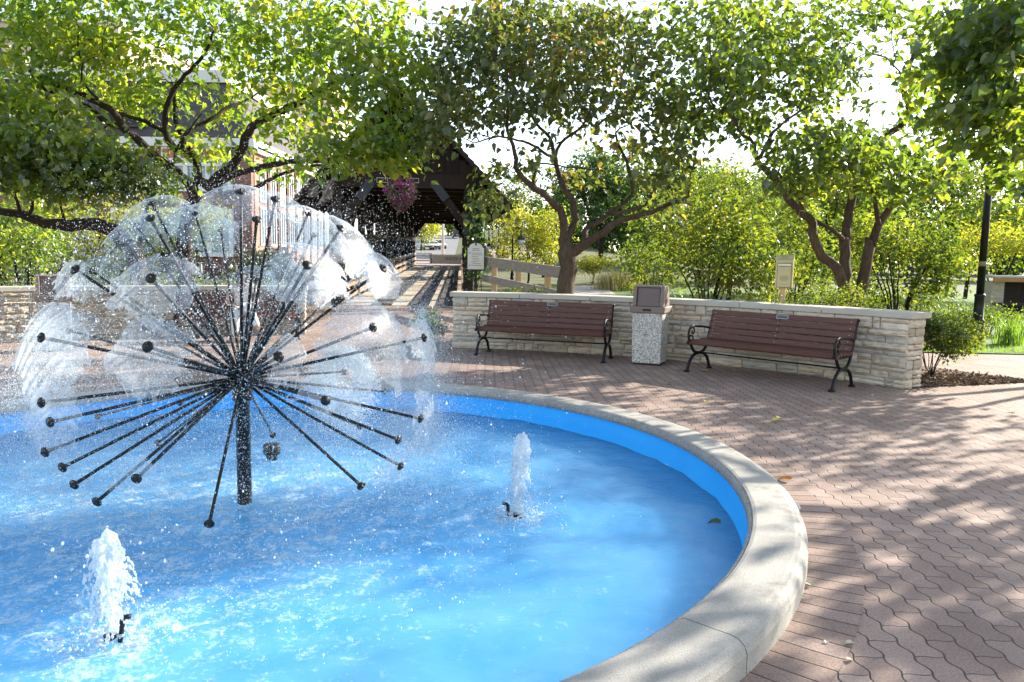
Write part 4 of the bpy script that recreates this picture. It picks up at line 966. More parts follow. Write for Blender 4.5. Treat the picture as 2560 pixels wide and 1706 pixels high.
# --- the tree in front of the brick building
rs = np.random.default_rng(21); dA = 15.6
c1 = lambda P: z1(P, 0, 0, 2.45)
gA = gnd(470, 800); bA = at(466, 700, dA); bA[2] = 0
limA = [[(*bA, .17), (*at(463, 620, dA), .15), (*at(470, 540, dA), .14), (*at(490, 492, dA), .135)],
        LB(c1([(1200, 1170), (1100, 1075), (980, 985), (880, 890), (800, 820), (740, 770), (700, 690), (620, 640), (520, 590), (380, 540), (230, 465), (60, 360)]), dA, .105, .028, -1.6),
        LB(c1([(745, 780), (640, 750), (560, 670), (430, 610), (250, 530), (100, 440)]), dA - .4, .06, .02, -1.0),
        LB(c1([(1215, 1140), (1205, 1000), (1150, 890), (1130, 870), (1080, 760), (1070, 640), (1060, 560)]), dA, .08, .03, .6),
        LB(c1([(1190, 970), (1050, 890), (1010, 790), (1015, 670), (1060, 560), (1110, 490), (1190, 405), (1260, 320), (1300, 200)]), dA, .07, .026, -.5),
        LB(c1([(1000, 810), (880, 740), (740, 700), (620, 640), (500, 500)]), dA, .048, .02, -1.4),
        LB(c1([(1290, 1150), (1330, 1090), (1420, 1020), (1475, 930), (1530, 800), (1620, 730), (1740, 670), (1860, 615), (2000, 530), (2120, 470), (2250, 430)]), dA, .115, .032, -1.2),
        LB(c1([(1320, 1120), (1500, 1050), (1720, 1000), (1950, 985), (2150, 960), (2350, 940)]), dA - .1, .07, .024, -2.0),
        LB(c1([(1330, 1190), (1540, 1160), (1720, 1070), (1950, 1015), (2150, 1010)]), dA - .2, .05, .018, -2.2),
        LB(c1([(1130, 880), (1150, 810), (1300, 730), (1400, 655), (1490, 625), (1600, 560)]), dA, .055, .02, 1.4),
        LB(c1([(1060, 1000), (1090, 900), (1160, 800), (1230, 700)]), dA, .03, .012, -.9)]
padsA = [(90, 60, 170, 80, 13.8, 1.6, 70), (60, 190, 110, 70, 13.6, 1.2, 42), (270, 60, 160, 90, 14.4, 1.8, 62), (480, 40, 190, 70, 14.6, 2, 62), (560, 130, 90, 60, 14, 1.2, 22),
         (760, 60, 190, 90, 14.4, 1.8, 86), (930, 110, 150, 110, 13.6, 1.4, 76), (700, 170, 130, 60, 13.7, 1.2, 44), (280, 160, 110, 50, 13.8, 1.3, 26), (170, 115, 120, 60, 13.6, 1.2, 40), (60, 262, 80, 30, 13.2, .8, 18),
         (900, 240, 130, 50, 13.4, 1.1, 46), (800, 260, 90, 50, 15, 1.2, 26), (960, 340, 80, 60, 12.9, .8, 40), (860, 385, 110, 50, 12.9, .8, 50), (990, 405, 55, 35, 12.7, .5, 24), (760, 330, 100, 50, 14.8, 1, 30),
         (540, 385, 80, 35, 13.9, .6, 22), (430, 250, 60, 30, 14.6, 1, 12), (420, 345, 45, 18, 14.4, .5, 8), (640, 230, 80, 40, 14, 1, 20), (1010, 200, 60, 70, 13.4, .8, 24), (690, 420, 80, 30, 15, .6, 16), (340, 250, 70, 30, 14, .8, 12), (480, 200, 50, 30, 14.5, .8, 8), (360, 270, 90, 45, 15.6, .8, 26), (590, 290, 70, 45, 15.6, .8, 22), (250, 230, 80, 35, 15.2, .8, 20)]
make_tree('lilac_tree', 'wide spreading green tree with dark forked limbs in front of the brick building', 'tree', limA, crown_points(padsA, rs, .72, True), 31, 'leaf_bright', .12, 13, .19, 'bark_dark', base=bA, seeds=14)
# --- the middle tree with turning leaves
rs = np.random.default_rng(22); dB = 13.6
c4 = lambda P: z1(P, 1180, 420, 4.357); c2 = lambda P: z1(P, 850, 0, 2.45)
bB = at(1415, 735, dB); bB[2] = 0
limB = [[(*bB, .155), (*at(1415, 725, dB), .15), (*at(1419, 660, dB), .135), (*at(1418, 636, dB), .15), (*at(1414, 600, dB), .125)],
        LB(c4([(1030, 900), (995, 720), (1000, 600), (980, 480), (900, 390), (780, 290), (660, 200), (560, 110), (480, 20)]) + c2([(1080, 990), (1065, 900), (1030, 820), (1020, 700)]), dB, .085, .022, -.9),
        LB(c4([(1050, 760), (1080, 680), (1125, 560), (1105, 400), (1020, 260), (950, 100), (930, 0)]) + c2([(1310, 940), (1280, 840), (1200, 760), (1120, 640)]), dB, .078, .02, .4),
        LB(c2([(1310, 950), (1370, 860), (1480, 780), (1530, 690), (1545, 620), (1560, 500)]), dB + .3, .032, .012, .6),
        LB(c2([(1290, 970), (1200, 900), (1100, 865), (960, 840), (820, 880)]), dB + .2, .03, .01, -1.2),
        LB(c4([(1070, 960), (1150, 880), (1230, 820), (1330, 750), (1450, 690), (1520, 630), (1600, 585), (1700, 560), (1850, 500), (2000, 460), (2200, 380), (2350, 310)]), dB, .088, .03, -.7),
        LB(c4([(1230, 830), (1230, 740), (1250, 660), (1330, 610), (1450, 540), (1560, 450), (1680, 380), (1740, 290), (1750, 200), (1700, 60)]), dB, .06, .02, .7),
        LB(c4([(1560, 455), (1620, 490), (1800, 440), (1900, 400)]), dB + .1, .04, .02, -.6),
        LB(c4([(640, 190), (680, 100), (700, 0)]) + c2([(1200, 1080), (1220, 1000), (1420, 1030), (1600, 1040)]), dB - .2, .03, .01, .5),
        LB(c2([(1780, 1090), (1760, 1000), (1700, 880), (1690, 800), (1760, 770)]), dB + .2, .035, .012, 0)]
padsB = [(1180, 90, 110, 70, 13, 1.1, 46), (1330, 60, 130, 80, 13.4, 1.6, 70), (1470, 60, 120, 70, 13.6, 1.5, 56), (1560, 110, 100, 70, 13.4, 1.2, 40), (1150, 190, 100, 70, 12.8, 1.1, 46), (1300, 170, 130, 70, 12.8, 1.4, 70),
         (1440, 180, 130, 70, 13, 1.4, 62), (1590, 200, 90, 70, 13.2, 1.2, 40), (1230, 270, 120, 50, 12.7, 1.0, 50), (1380, 260, 120, 40, 12.8, 1.0, 44), (1125, 300, 80, 48, 12.6, .8, 40), (1080, 350, 50, 30, 12.6, .5, 14), (1540, 270, 100, 40, 13, .9, 24),
         (1660, 290, 80, 60, 13, 1, 34), (1690, 400, 70, 40, 12.6, .7, 30), (1640, 450, 60, 30, 12.6, .6, 24), (1580, 370, 70, 30, 13.6, .8, 22), (1320, 420, 70, 25, 13.2, .6, 10), (1235, 430, 40, 22, 12.6, .4, 9),
         (1222, 505, 45, 22, 12.6, .4, 14), (1110, 250, 60, 60, 12.8, .7, 18), (1420, 345, 60, 25, 13.4, .6, 8), (1205, 522, 25, 16, 12.6, .3, 5), (1660, 520, 50, 25, 12.8, .5, 12), (1440, 440, 80, 20, 14.2, .5, 12)]
make_tree('lilac_tree', 'middle tree with curving trunk and dull olive leaves turning purple and orange at the top', 'tree', limB, crown_points(padsB, rs, .62, back=1.9), 32, 'leaf_turning', .115, 14, .18, base=bB, seeds=16)
# --- the multi stemmed tree on the right
rs = np.random.default_rng(23); dC = 13.4
c3 = lambda P: z1(P, 1700, 0, 2.45); c7 = lambda P: z1(P, 1700, 600, 2.736)
bC = at(2125, 760, dC); bC[2] = 0
limC = [[(*bC, .2), (*at(2125, 748, dC), .17)],
        LB(c7([(1120, 430), (1150, 385), (1115, 300), (1055, 185), (960, 90)]) + c3([(820, 1450), (795, 1350), (700, 1260), (640, 1180), (570, 1090), (480, 1000), (470, 980)]), dC - .1, .10, .045, -.5),
        LB(c3([(480, 1000), (510, 930), (560, 830), (600, 780), (720, 690), (890, 610)]), dC - .6, .036, .012, -.4),
        LB(c3([(470, 985), (440, 860), (380, 830), (300, 660), (230, 690), (170, 560)]), dC - .6, .034, .012, -.6),
        LB(c3([(800, 1350), (720, 1220), (770, 1190), (640, 1100), (600, 1060)]), dC - .2, .034, .02, -.2),
        LB(c7([(1120, 430), (1125, 300), (1130, 150), (1120, 0)]) + c3([(1015, 1500), (1020, 1380), (1040, 1260), (1065, 1150), (1110, 1000), (1230, 860), (1370, 750), (1400, 650), (1370, 520), (1430, 330), (1480, 200), (1600, 80)]), dC, .105, .03, .8),
        LB(c3([(970, 1440), (900, 1390), (820, 1350)]), dC - .1, .04, .03, -.1),
        LB(c3([(1390, 480), (1330, 430), (1260, 350)]), dC + .6, .03, .012, 0),
        LB(c3([(1390, 600), (1500, 450), (1600, 360), (1700, 230)]), dC + .6, .034, .014, 0),
        LB(c7([(1230, 400), (1260, 250), (1290, 80), (1300, 0)]) + c3([(1180, 1500), (1200, 1420), (1240, 1340), (1330, 1220), (1380, 1160), (1440, 1000), (1500, 910), (1600, 830), (1710, 740)]), dC, .105, .026, .2),
        LB(c3([(1500, 910), (1620, 860), (1800, 800), (1950, 850)]), dC + .2, .035, .012, -.4),
        LB(c3([(1215, 1380), (1195, 1230), (1165, 1150), (1000, 1000)]), dC - .1, .045, .012, -.8),
        LB(c3([(1400, 1150), (1560, 1080), (1750, 1000), (1950, 900), (2050, 800)]), dC - .1, .04, .014, -.8)]
padsC = [(1720, 60, 120, 80, 12.8, 1.2, 46), (1880, 50, 140, 80, 12.8, 1.5, 66), (2050, 60, 130, 80, 13, 1.5, 54), (1760, 170, 120, 70, 12.4, 1.2, 46), (1920, 180, 140, 70, 12.2, 1.3, 64), (2060, 170, 110, 60, 12.6, 1.2, 38),
         (1830, 280, 110, 50, 12.4, 1, 36), (2060, 240, 100, 50, 12.2, 1, 36), (1740, 300, 90, 50, 12.6, .9, 28), (2020, 370, 140, 60, 11.8, 1, 82), (2180, 390, 130, 50, 11.8, 1, 70), (2080, 440, 150, 40, 11.7, .9, 66), (2280, 440, 100, 40, 11.8, .8, 40),
         (1900, 310, 90, 40, 12.2, .8, 26), (1990, 480, 80, 30, 11.9, .5, 18), (2180, 40, 110, 60, 13.4, 1.2, 26), (2330, 70, 110, 80, 13, 1.2, 34), (2330, 190, 80, 60, 12.8, 1, 20), (2330, 300, 90, 30, 13.4, 1, 20), (1680, 390, 60, 50, 12.6, .7, 16), (2240, 490, 60, 20, 12, .5, 12), (1690, 230, 70, 60, 12.6, .8, 20)]
make_tree('lilac_tree', 'multi stemmed green tree behind the right bench, its pale trunks rising over the wall', 'tree', limC, crown_points(padsC, rs, .58, back=1.9), 33, 'leaf_lilac', .115, 14, .18, base=bC, seeds=16)
# --- the dark tree at the left edge
rs = np.random.default_rng(24); dD = 14.6
c5 = lambda P: z1(P, 0, 500, 5.6)
bD = at(345, 760, dD); bD[2] = 0
limD = [[(*bD, .17), (*at(345, 680, dD), .15), (*at(325, 620, dD), .15), (*at(290, 578, dD), .15)],
        LB(c5([(1600, 440), (1350, 350), (1050, 350), (800, 340), (550, 300), (300, 210), (50, 160), (-200, 60), (-500, 0)]), dD - .05, .14, .05, -.4),
        LB(c5([(900, 260), (860, 140), (820, 0)]) + [(140, 470), (130, 420)], dD - .2, .028, .012, -.3),
        LB(c5([(450, 210), (450, 80), (470, -40)]) + [(80, 440)], dD - .3, .04, .014, -.4),
        LB(c5([(270, 170), (250, 60), (220, -40)]) + [(30, 440)], dD - .3, .04, .014, -.5),
        LB([(340, 650), (360, 560), (370, 480), (340, 420)], dD + .1, .06, .014, .2)]
padsD = [(40, 340, 100, 70, 12.6, 1.1, 66), (140, 360, 110, 70, 12.4, 1.1, 76), (240, 400, 110, 60, 12.4, 1.1, 76), (60, 440, 110, 40, 12.3, .9, 56), (180, 460, 110, 40, 12.2, .9, 58), (310, 440, 90, 45, 12.6, .9, 52), (380, 470, 60, 25, 12.9, .6, 22), (20, 260, 60, 40, 12.8, .8, 20), (-120, 380, 130, 110, 12.8, 1.4, 50), (130, 290, 90, 30, 12.8, .8, 24), (400, 430, 40, 25, 13, .5, 10)]
make_tree('lilac_tree', 'dark leafy tree at the left edge with one long low horizontal limb', 'tree', limD, crown_points(padsD, rs), 34, 'leaf_lilac', .115, 14, .17, 'bark_dark', base=bD, seeds=12)
# --- the near crown hanging in at the top right corner
rs = np.random.default_rng(25); dE = 9.2
bE = np.array([10.9, 9.7, 0.])
limE = [[(*bE, .16), (10.85, 9.7, 1.0, .14), (10.7, 9.6, 2.0, .13)], [(10.7, 9.6, 2.0, .09), (9.4, 9.2, 2.7, .08), (8.4, 8.6, 3.0, .07)], [(8.4, 8.6, 3.0, .06), (7.6, 8.8, 3.1, .055), (6.6, 9.0, 3.5, .04), (5.8, 9.1, 4.0, .02)],
        [(10.7, 9.6, 2.0, .08), (10.4, 8.6, 3.2, .06), (9.6, 7.6, 4.0, .03)], [(10.7, 9.6, 2.0, .07), (10.9, 10.0, 3.4, .05), (10.6, 10.2, 4.6, .02)], [(7.6, 8.8, 3.1, .04), (6.9, 9.2, 2.9, .025), (6.2, 9.4, 3.0, .012)]]
padsE = [(2500, 120, 130, 120, 9.2, 1.0, 88), (2420, 270, 110, 60, 9.2, .8, 52), (2520, 330, 90, 90, 9.0, .8, 60), (2440, 130, 90, 60, 9.4, .8, 36), (2540, 450, 50, 30, 9.2, .5, 14), (2480, 30, 120, 60, 9.4, 1, 40)]
aE = np.concatenate([crown_points(padsE, rs, .55), np.array([9.1, 7.9, 3.3]) + rs.normal(0, 1, (110, 3)) * [.8, .8, .4]])
make_tree('lilac_tree', 'near tree whose green leaves hang into the top right corner of the photo', 'tree', limE, aE, 35, 'leaf_lilac', .12, 14, .16, base=bE, seeds=16)

# --- a tree beyond the right edge whose yellow leaves hang beside the lamp post
rs = np.random.default_rng(26); bF = np.array([12.3, 13.3, 0.])
limF = [[(*bF, .16), (12.25, 13.3, 1.2, .14), (12.1, 13.2, 2.1, .12)], [(12.1, 13.2, 2.1, .08), (11.2, 13.0, 2.8, .06), (9.9, 12.8, 3.2, .03)], [(12.1, 13.2, 2.1, .07), (11.2, 12.4, 3.0, .05), (10.0, 11.9, 3.5, .02)], [(12.1, 13.2, 2.1, .07), (12.6, 13.9, 3.4, .05), (12.4, 14.2, 4.6, .02)]]
aF = np.concatenate([np.array([9.75, 11.75, 3.5]) + rs.normal(0, 1, (100, 3)) * [.75, .75, .35], np.array([9.3, 12.7, 3.05]) + rs.normal(0, 1, (60, 3)) * [.5, .5, .22]])
make_tree('lilac_tree', 'tree at the right edge with bright yellow green leaves hanging beside the lamp post', 'tree', limF, aF, 36, 'leaf_bright', .115, 14, .17, base=bF, seeds=6)
# ---------------------------------------------------------------- shrubs and far trees
def shrub(name, label, cat, x, y, rx, ry, h, n, lm, lsize, seed, stems=7, z0=0., nl=16, low=.25, simple=True, spread=.13, group=None, bk='bark_dark', sr=.018, kill=.25, step=.2, droop=.35, clump=7):
    rs = np.random.default_rng(seed)
    cz = z0 + h * (low + 1) / 2; hz2 = h * (1 - low) / 2
    cl = rs.normal(size=(clump, 3)); cl /= np.linalg.norm(cl, axis=1)[:, None]; cl *= rs.uniform(.35, .75, (clump, 1))
    k = rs.integers(0, clump, n); q = rs.normal(size=(n, 3)); q /= np.linalg.norm(q, axis=1)[:, None]; q *= (rs.uniform(0, 1, n) ** .4)[:, None]
    att = np.array([x, y, cz]) + (cl[k] + q * rs.uniform(.35, .6, clump)[k][:, None]) * [rx, ry, hz2]
    att = att[att[:, 2] > z0 + .03]
    lim = []
    for i in range(stems):
        a = 6.283 * i / stems + rs.uniform(-.4, .4); f = rs.uniform(.35, .8)
        lim.append([(x + .05 * rx * math.cos(a), y + .05 * ry * math.sin(a), z0, sr), (x + .3 * f * rx * math.cos(a), y + .3 * f * ry * math.sin(a), z0 + h * .3, sr * .8), (x + f * rx * math.cos(a) * .8, y + f * ry * math.sin(a) * .8, z0 + h * .65, sr * .4)])
    return make_tree(name, label, cat, lim, att, seed, lm, lsize, nl, spread, bk, droop, 0, simple, group, base=(x, y, z0), kill=kill, step=step)
def far_tree(name, label, x, y, h, rx, n, lm, lsize, seed, low=.3, spread=.35, nl=16, group=None, tr=.16, ry=None, clump=10):
    z0 = hz(x, y); rs = np.random.default_rng(seed); ry = ry or rx
    cz = z0 + h * (low + 1) / 2; h2 = h * (1 - low) / 2
    cl = rs.normal(size=(clump, 3)); cl /= np.linalg.norm(cl, axis=1)[:, None]; cl *= rs.uniform(.4, .8, (clump, 1))
    k = rs.integers(0, clump, n); q = rs.normal(size=(n, 3)); q /= np.linalg.norm(q, axis=1)[:, None]; q *= (rs.uniform(0, 1, n) ** .35)[:, None]
    att = np.array([x, y, cz]) + (cl[k] + q * rs.uniform(.35, .55, clump)[k][:, None]) * [rx, ry, h2]
    lim = [[(x, y, z0 - .2, tr), (x + .1, y, z0 + h * .25, tr * .8), (x, y, z0 + h * .55, tr * .4)]] + [[(x, y, z0 + h * .28, tr * .5), (x + .3 * rx * math.cos(a), y + .3 * ry * math.sin(a), z0 + h * .5, tr * .3), (x + .55 * rx * math.cos(a), y + .55 * ry * math.sin(a), z0 + h * .7, tr * .12)] for a in (.3, 1.7, 3.2, 4.6)]
    return make_tree(name, label, 'tree', lim, att, seed, lm, lsize, nl, spread, 'bark_dark', .4, 0, True, group, base=(x, y, z0), kill=.7, step=.5)
def gx(u, d): return float(at(u, 640, d)[0])
# big loose shrubs behind the wall
shrub('multi_stem_shrub', 'tall loose yellow green shrub with thin dark stems left of the bag dispenser', 'shrub', gx(1775, 17.5), 17.5, 2.0, 1.3, 3.3, 330, 'leaf_shrub', .118, 41, 11, nl=14, low=.12, sr=.026, spread=.15)
shrub('multi_stem_shrub', 'tall yellow green shrub with fanning dark stems behind the right end of the wall', 'shrub', gx(2255, 17), 17, 1.7, 1.2, 3.1, 270, 'leaf_shrub', .118, 42, 11, nl=14, low=.15, sr=.026, spread=.15)
shrub('multi_stem_shrub', 'tall sunlit shrub between the pale tree trunks and the bag dispenser', 'shrub', gx(1990, 19.5), 19.5, 1.5, 1.2, 3.4, 210, 'leaf_shrub', .118, 43, 8, nl=13, low=.1, sr=.022, spread=.16)
shrub('multi_stem_shrub', 'bright yellow green shrub behind the dark lamp post', 'shrub', gx(2500, 27), 27, 2.4, 1.4, 3.6, 230, 'leaf_yellow', .118, 44, 8, nl=13, low=.2, sr=.022, spread=.16)
shrub('multi_stem_shrub', 'loose shrub with sunlit leaves between the middle tree and the tall shrub', 'shrub', gx(1635, 24), 24, 1.5, 1.2, 2.7, 150, 'leaf_shrub', .11, 45, 7, nl=16, low=.1, sr=.022, spread=.18)
shrub('round_shrub', 'bright green shrub with bare thin stems beside the right end of the stone wall', 'shrub', 5.95, 10.7, .72, .62, 1.12, 260, 'leaf_shrub', .05, 46, 9, nl=28, low=.24, sr=.008, spread=.07, kill=.12, step=.09)
shrub('low_hedge', 'clipped green shrub rising over the coping near the right end of the stone wall', 'shrub', 4.9, 11.3, .95, .5, 1.22, 150, 'leaf_shrub', .042, 47, 9, nl=26, low=.45, sr=.01, spread=.08, kill=.14, step=.1)
shrub('flowering_shrub', 'pale grey green shrub at the foot of the lamp post', 'shrub', 8.9, 17.6, 1.5, 1.0, 1.4, 170, 'leaf_shrub', .06, 48, 8, nl=22, low=.05, sr=.01, spread=.12)
shrub('flowering_shrub', 'low shrub with small shiny leaves right of the lamp post at the photo edge', 'shrub', 10.9, 17.4, 1.2, .9, .72, 130, 'leaf_lilac', .06, 49, 8, nl=22, low=.05, sr=.01, spread=.12)
shrub('low_hedge', 'low yellow green shrub showing above the coping left of the middle tree', 'shrub', gx(1290, 14.8), 14.8, 1.15, .5, 1.08, 140, 'leaf_shrub', .055, 50, 7, nl=24, low=.4, sr=.01, spread=.09, kill=.14, step=.12)
shrub('low_hedge', 'small dark green shrub at the left end of the stone wall beside the paving', 'shrub', -1.45, 13.7, .3, .3, .78, 50, 'leaf_dark', .05, 51, 5, nl=24, low=.1, sr=.008, spread=.07, kill=.12, step=.09)
shrub('multi_stem_shrub', 'dark stemmed green shrub behind the left stone wall under the low limb', 'shrub', gx(60, 16.5), 16.5, 1.7, 1.0, 2.35, 190, 'leaf_bright', .10, 52, 8, nl=14, low=.05, sr=.04, spread=.14)
shrub('multi_stem_shrub', 'sunlit shrub behind the left stone wall at the far left', 'shrub', gx(-70, 18.5), 18.5, 2.2, 1.2, 3.0, 170, 'leaf_bright', .10, 53, 7, nl=14, low=.1, sr=.03, spread=.15)
shrub('low_hedge', 'row of low grassy green plants showing above the left stone wall behind the spray', 'shrub', gx(430, 16.3), 16.3, 1.9, .4, 1.12, 150, 'leaf_shrub', .06, 54, 9, nl=22, low=.4, sr=.008, spread=.1, kill=.14, step=.12)
shrub('low_hedge', 'low green plants showing above the left stone wall left of the person', 'shrub', gx(640, 16.9), 16.9, 1.0, .4, 1.12, 70, 'leaf_shrub', .06, 55, 6, nl=22, low=.4, sr=.008, spread=.1, kill=.14, step=.12)
# young trees in the park beyond
far_tree('feathery_tree', 'bright yellow feathery tree right of the covered bridge', gx(1320, 46), 46, 4.9, 2.6, 260, 'leaf_yellow', .17, 61, .12, .3, 22, tr=.07, clump=14)
far_tree('feathery_tree', 'small rounded yellow green tree low behind the middle tree trunk', gx(1482, 47), 47, 2.1, 1.45, 90, 'leaf_yellow', .14, 62, .25, .22, 20, tr=.05)
far_tree('dark_park_tree', 'large dark green tree seen behind the middle tree', gx(1500, 66), 66, 10.5, 4.6, 300, 'leaf_dark', .3, 63, .12, .5, 44, tr=.25, clump=14)
far_tree('dark_park_tree', 'dark green tree behind the tall shrubs, left of the pale trunks', gx(1680, 72), 72, 10.0, 5.0, 260, 'leaf_dark', .32, 64, .1, .5, 44, tr=.25, clump=12)
far_tree('dark_park_tree', 'dark tree far behind the multi stemmed tree', gx(1880, 70), 70, 9.0, 5.5, 240, 'leaf_dark', .32, 65, .08, .5, 44, tr=.25)
far_tree('dark_park_tree', 'dark tree far behind the lamp post at the right', gx(2160, 75), 75, 8.8, 6.5, 240, 'leaf_dark', .32, 66, .08, .5, 44, tr=.25)
far_tree('dark_park_tree', 'dark tree at the far right edge of the photo', gx(2500, 70), 70, 8.2, 6.5, 240, 'leaf_dark', .32, 67, .08, .5, 44, tr=.25)
far_tree('park_tree', 'sunlit tree in the middle distance between the shrubs and the dark trees', gx(2060, 38), 38, 7.2, 3.6, 300, 'leaf_shrub', .22, 68, .1, .4, 26, tr=.1)
far_tree('park_tree', 'sunlit tree in the middle distance right of the lamp post', gx(2420, 36), 36, 7.0, 3.8, 300, 'leaf_shrub', .22, 69, .1, .4, 26, tr=.1)
far_tree('park_tree', 'sunlit tree in the middle distance behind the tall loose shrub', gx(1750, 44), 44, 7.4, 3.6, 280, 'leaf_shrub', .22, 70, .1, .4, 26, tr=.1)
far_tree('park_tree', 'sunlit tree in the middle distance left of the multi stemmed tree, above the shrubs', gx(1890, 52), 52, 8.0, 3.6, 260, 'leaf_lilac', .25, 170, .1, .4, 26, tr=.12)
far_tree('park_tree', 'sunlit tree filling the gap between the middle tree and the multi stemmed tree', gx(1825, 31), 31, 6.3, 2.9, 260, 'leaf_shrub', .17, 171, .1, .34, 22, tr=.1)
far_tree('far_tree', 'reddish tinged tree on the slope above the yellow feathery tree', gx(1290, 100), 100, 9, 4.2, 150, 'leaf_turning', .4, 71, .1, .6, 16, tr=.2)
# trees up the road, seen through the bridge and over it
t0_ = far_tree('roadside_tree', 'yellow street tree at the left of the road seen through the bridge', gx(1052, 120), 120, 7.5, 3.2, 130, 'leaf_yellow', .42, 72, .2, .6, 16, tr=.15)
t1_ = far_tree('roadside_tree', 'dense green tree closing the view at the top of the road', gx(1120, 235), 235, 15, 8, 150, 'leaf_shrub', .9, 73, .05, 1.2, 16, tr=.3)
spots = [(1085, 245, 1.0, 'green tree left of the pale pole at the top of the road'), (1160, 240, 1.05, 'green tree behind the dark van at the top of the road'), (1045, 250, 1.1, 'green tree at the left end of the row at the top of the road'), (1200, 225, .8, 'green tree right of the dark van, mostly behind the bridge post'), (1240, 200, .7, 'green tree up the slope behind the yellow feathery tree')]
for u, d, s, lb in spots: x = gx(u, d); dup(t1_, (x, d, hz(x, d)), random.uniform(0, 6), s, lb)
# bushes and trees on the left, before the buildings
far_tree('park_tree', 'sunlit yellow green tree behind the low limb at the left', gx(250, 27), 27, 4.0, 2.4, 190, 'leaf_yellow', .17, 74, .12, .3, 18, tr=.08)
far_tree('park_tree', 'sunlit tree at the far left behind the black fence', gx(60, 30), 30, 4.6, 2.9, 200, 'leaf_bright', .18, 75, .12, .32, 18, tr=.1)
far_tree('park_tree', 'dark green bush in front of the brick building behind the fountain', gx(400, 33), 33, 3.0, 1.9, 130, 'leaf_dark', .18, 76, .05, .3, 18, tr=.08)
far_tree('park_tree', 'low green bush before the orange brick wing', gx(690, 44), 44, 1.8, 3.2, 130, 'leaf_shrub', .2, 77, .0, .3, 18, tr=.06, ry=1.2)
far_tree('park_tree', 'leafy tree in front of the white framed windows of the brick building', gx(470, 40), 40, 4.4, 2.2, 130, 'leaf_yellow', .2, 78, .2, .35, 16, tr=.09)
# ornamental grass and blades
def tuft(name, label, x, y, z, n, h, spread, m, seed, lean=.4, wd=.006):
    rs = np.random.default_rng(seed); V = []; F = []
    for i in range(n):
        a = rs.uniform(0, 6.283); b = np.array([x + rs.normal(0, spread * .35), y + rs.normal(0, spread * .35), z]); l = h * rs.uniform(.6, 1.1); o = np.array([math.cos(a), math.sin(a), 0]) * rs.uniform(.1, lean) * l
        s = np.array([-math.sin(a), math.cos(a), 0]) * wd; k = len(V)
        p1 = b + o * .35 + [0, 0, l * .6]; p2 = b + o + [0, 0, l * rs.uniform(.85, 1)]
        V += [b - s, b + s, p1 + s * .8, p1 - s * .8, p2]; F += [(k, k + 1, k + 2, k + 3)]; F += [(k + 3, k + 2, k + 4, k + 4)]
    mb = MB(); mb.v = [tuple(p) for p in V]; mb.f = [f if f[2] != f[3] else f[:3] for f in F]
    return tag(mb.build(name, m), label, 'grass clump')
M['straw'] = leafmat('straw_grass', [(0, (.20, .20, .07)), (.5, (.38, .33, .14)), (1, (.55, .48, .25))], .5, tgain=(1.6, 1.5, 1.2))
M['blade'] = leafmat('green_blades', [(0, (.05, .11, .02)), (.6, (.10, .18, .03)), (1, (.18, .24, .05))], .5)
tuft('ornamental_grass', 'straw coloured ornamental grass clump beside the pale path', gx(1548, 40), 40, 0, 900, 1.15, 1.5, M['straw'], 81, .5, .012)
tuft('ornamental_grass', 'green sword leaved clump at the foot of the lamp post', 10.0, 15.2, 0, 120, .62, .35, M['blade'], 82, .5, .012)
rs = np.random.default_rng(90); k = 5200
gxx = rs.uniform(6.9, 13.5, k); gyy = 13.75 + rs.exponential(.9, k); ok = (gyy < 18); gxx, gyy = gxx[ok], gyy[ok]; k = len(gxx)
a = rs.uniform(0, 6.283, k); hgt = rs.uniform(.03, .09, k); B = np.stack([gxx, gyy, np.full(k, .015)], 1); s = np.stack([np.cos(a), np.sin(a), 0 * a], 1) * .006
V = np.stack([B - s, B + s, B + np.stack([rs.normal(0, .02, k), rs.normal(0, .02, k), hgt], 1)], 1).reshape(-1, 3)
tag(fm('lawn_grass', V, np.arange(3 * k).reshape(-1, 3), M['blade']), 'short sunlit grass around the lamp post', 'grass', kind='stuff')
# mulch chips
k = 2600; cx_ = rs.uniform(5.3, 7.3, k); cy_ = 9.75 + (cx_ - 5.3) * .33 + np.abs(rs.normal(0, .6, k)); ok = (cy_ < 12) & (cx_ < 7.2 - (cy_ - 10.4) * .6); cx_, cy_ = cx_[ok], cy_[ok]; k = len(cx_)
P_ = np.stack([cx_, cy_, np.full(k, .022)], 1); V, F = leaves(P_, rs.normal(0, 1, (k, 3)) * [1, 1, .1], .05, rs, 0, .35, True)
M['chips'] = mat('wood_chips', (.30, .20, .13), (.12, .075, .05), 3, .95, 0, island=.5, world=True)
tag(fm('mulch_chips', V, F, M['chips']), 'brown wood chips around the shrub at the wall end', 'mulch', kind='stuff')

# the wood beyond the park reads as one mass
rs = np.random.default_rng(95); k = 26000; X_ = rs.uniform(2, 88, k); top = 7.5 + 1.6 * np.sin(X_ * .45) + 1.2 * np.sin(X_ * 1.1 + 1) + .8 * np.sin(X_ * 2.7); Z_ = top * rs.uniform(0, 1, k) ** .7
P_ = np.stack([X_, 96 + rs.normal(0, 2.2, k) + 3 * np.sin(X_ * .7), Z_ + .4], 1); V, F = leaves(P_, rs.normal(0, 1, (k, 3)), .75, rs, .3, .9, True)
tag(fm('distant_wood', V, F, M['leaf_dark']), 'dark wood far behind the park', 'wood', kind='stuff')
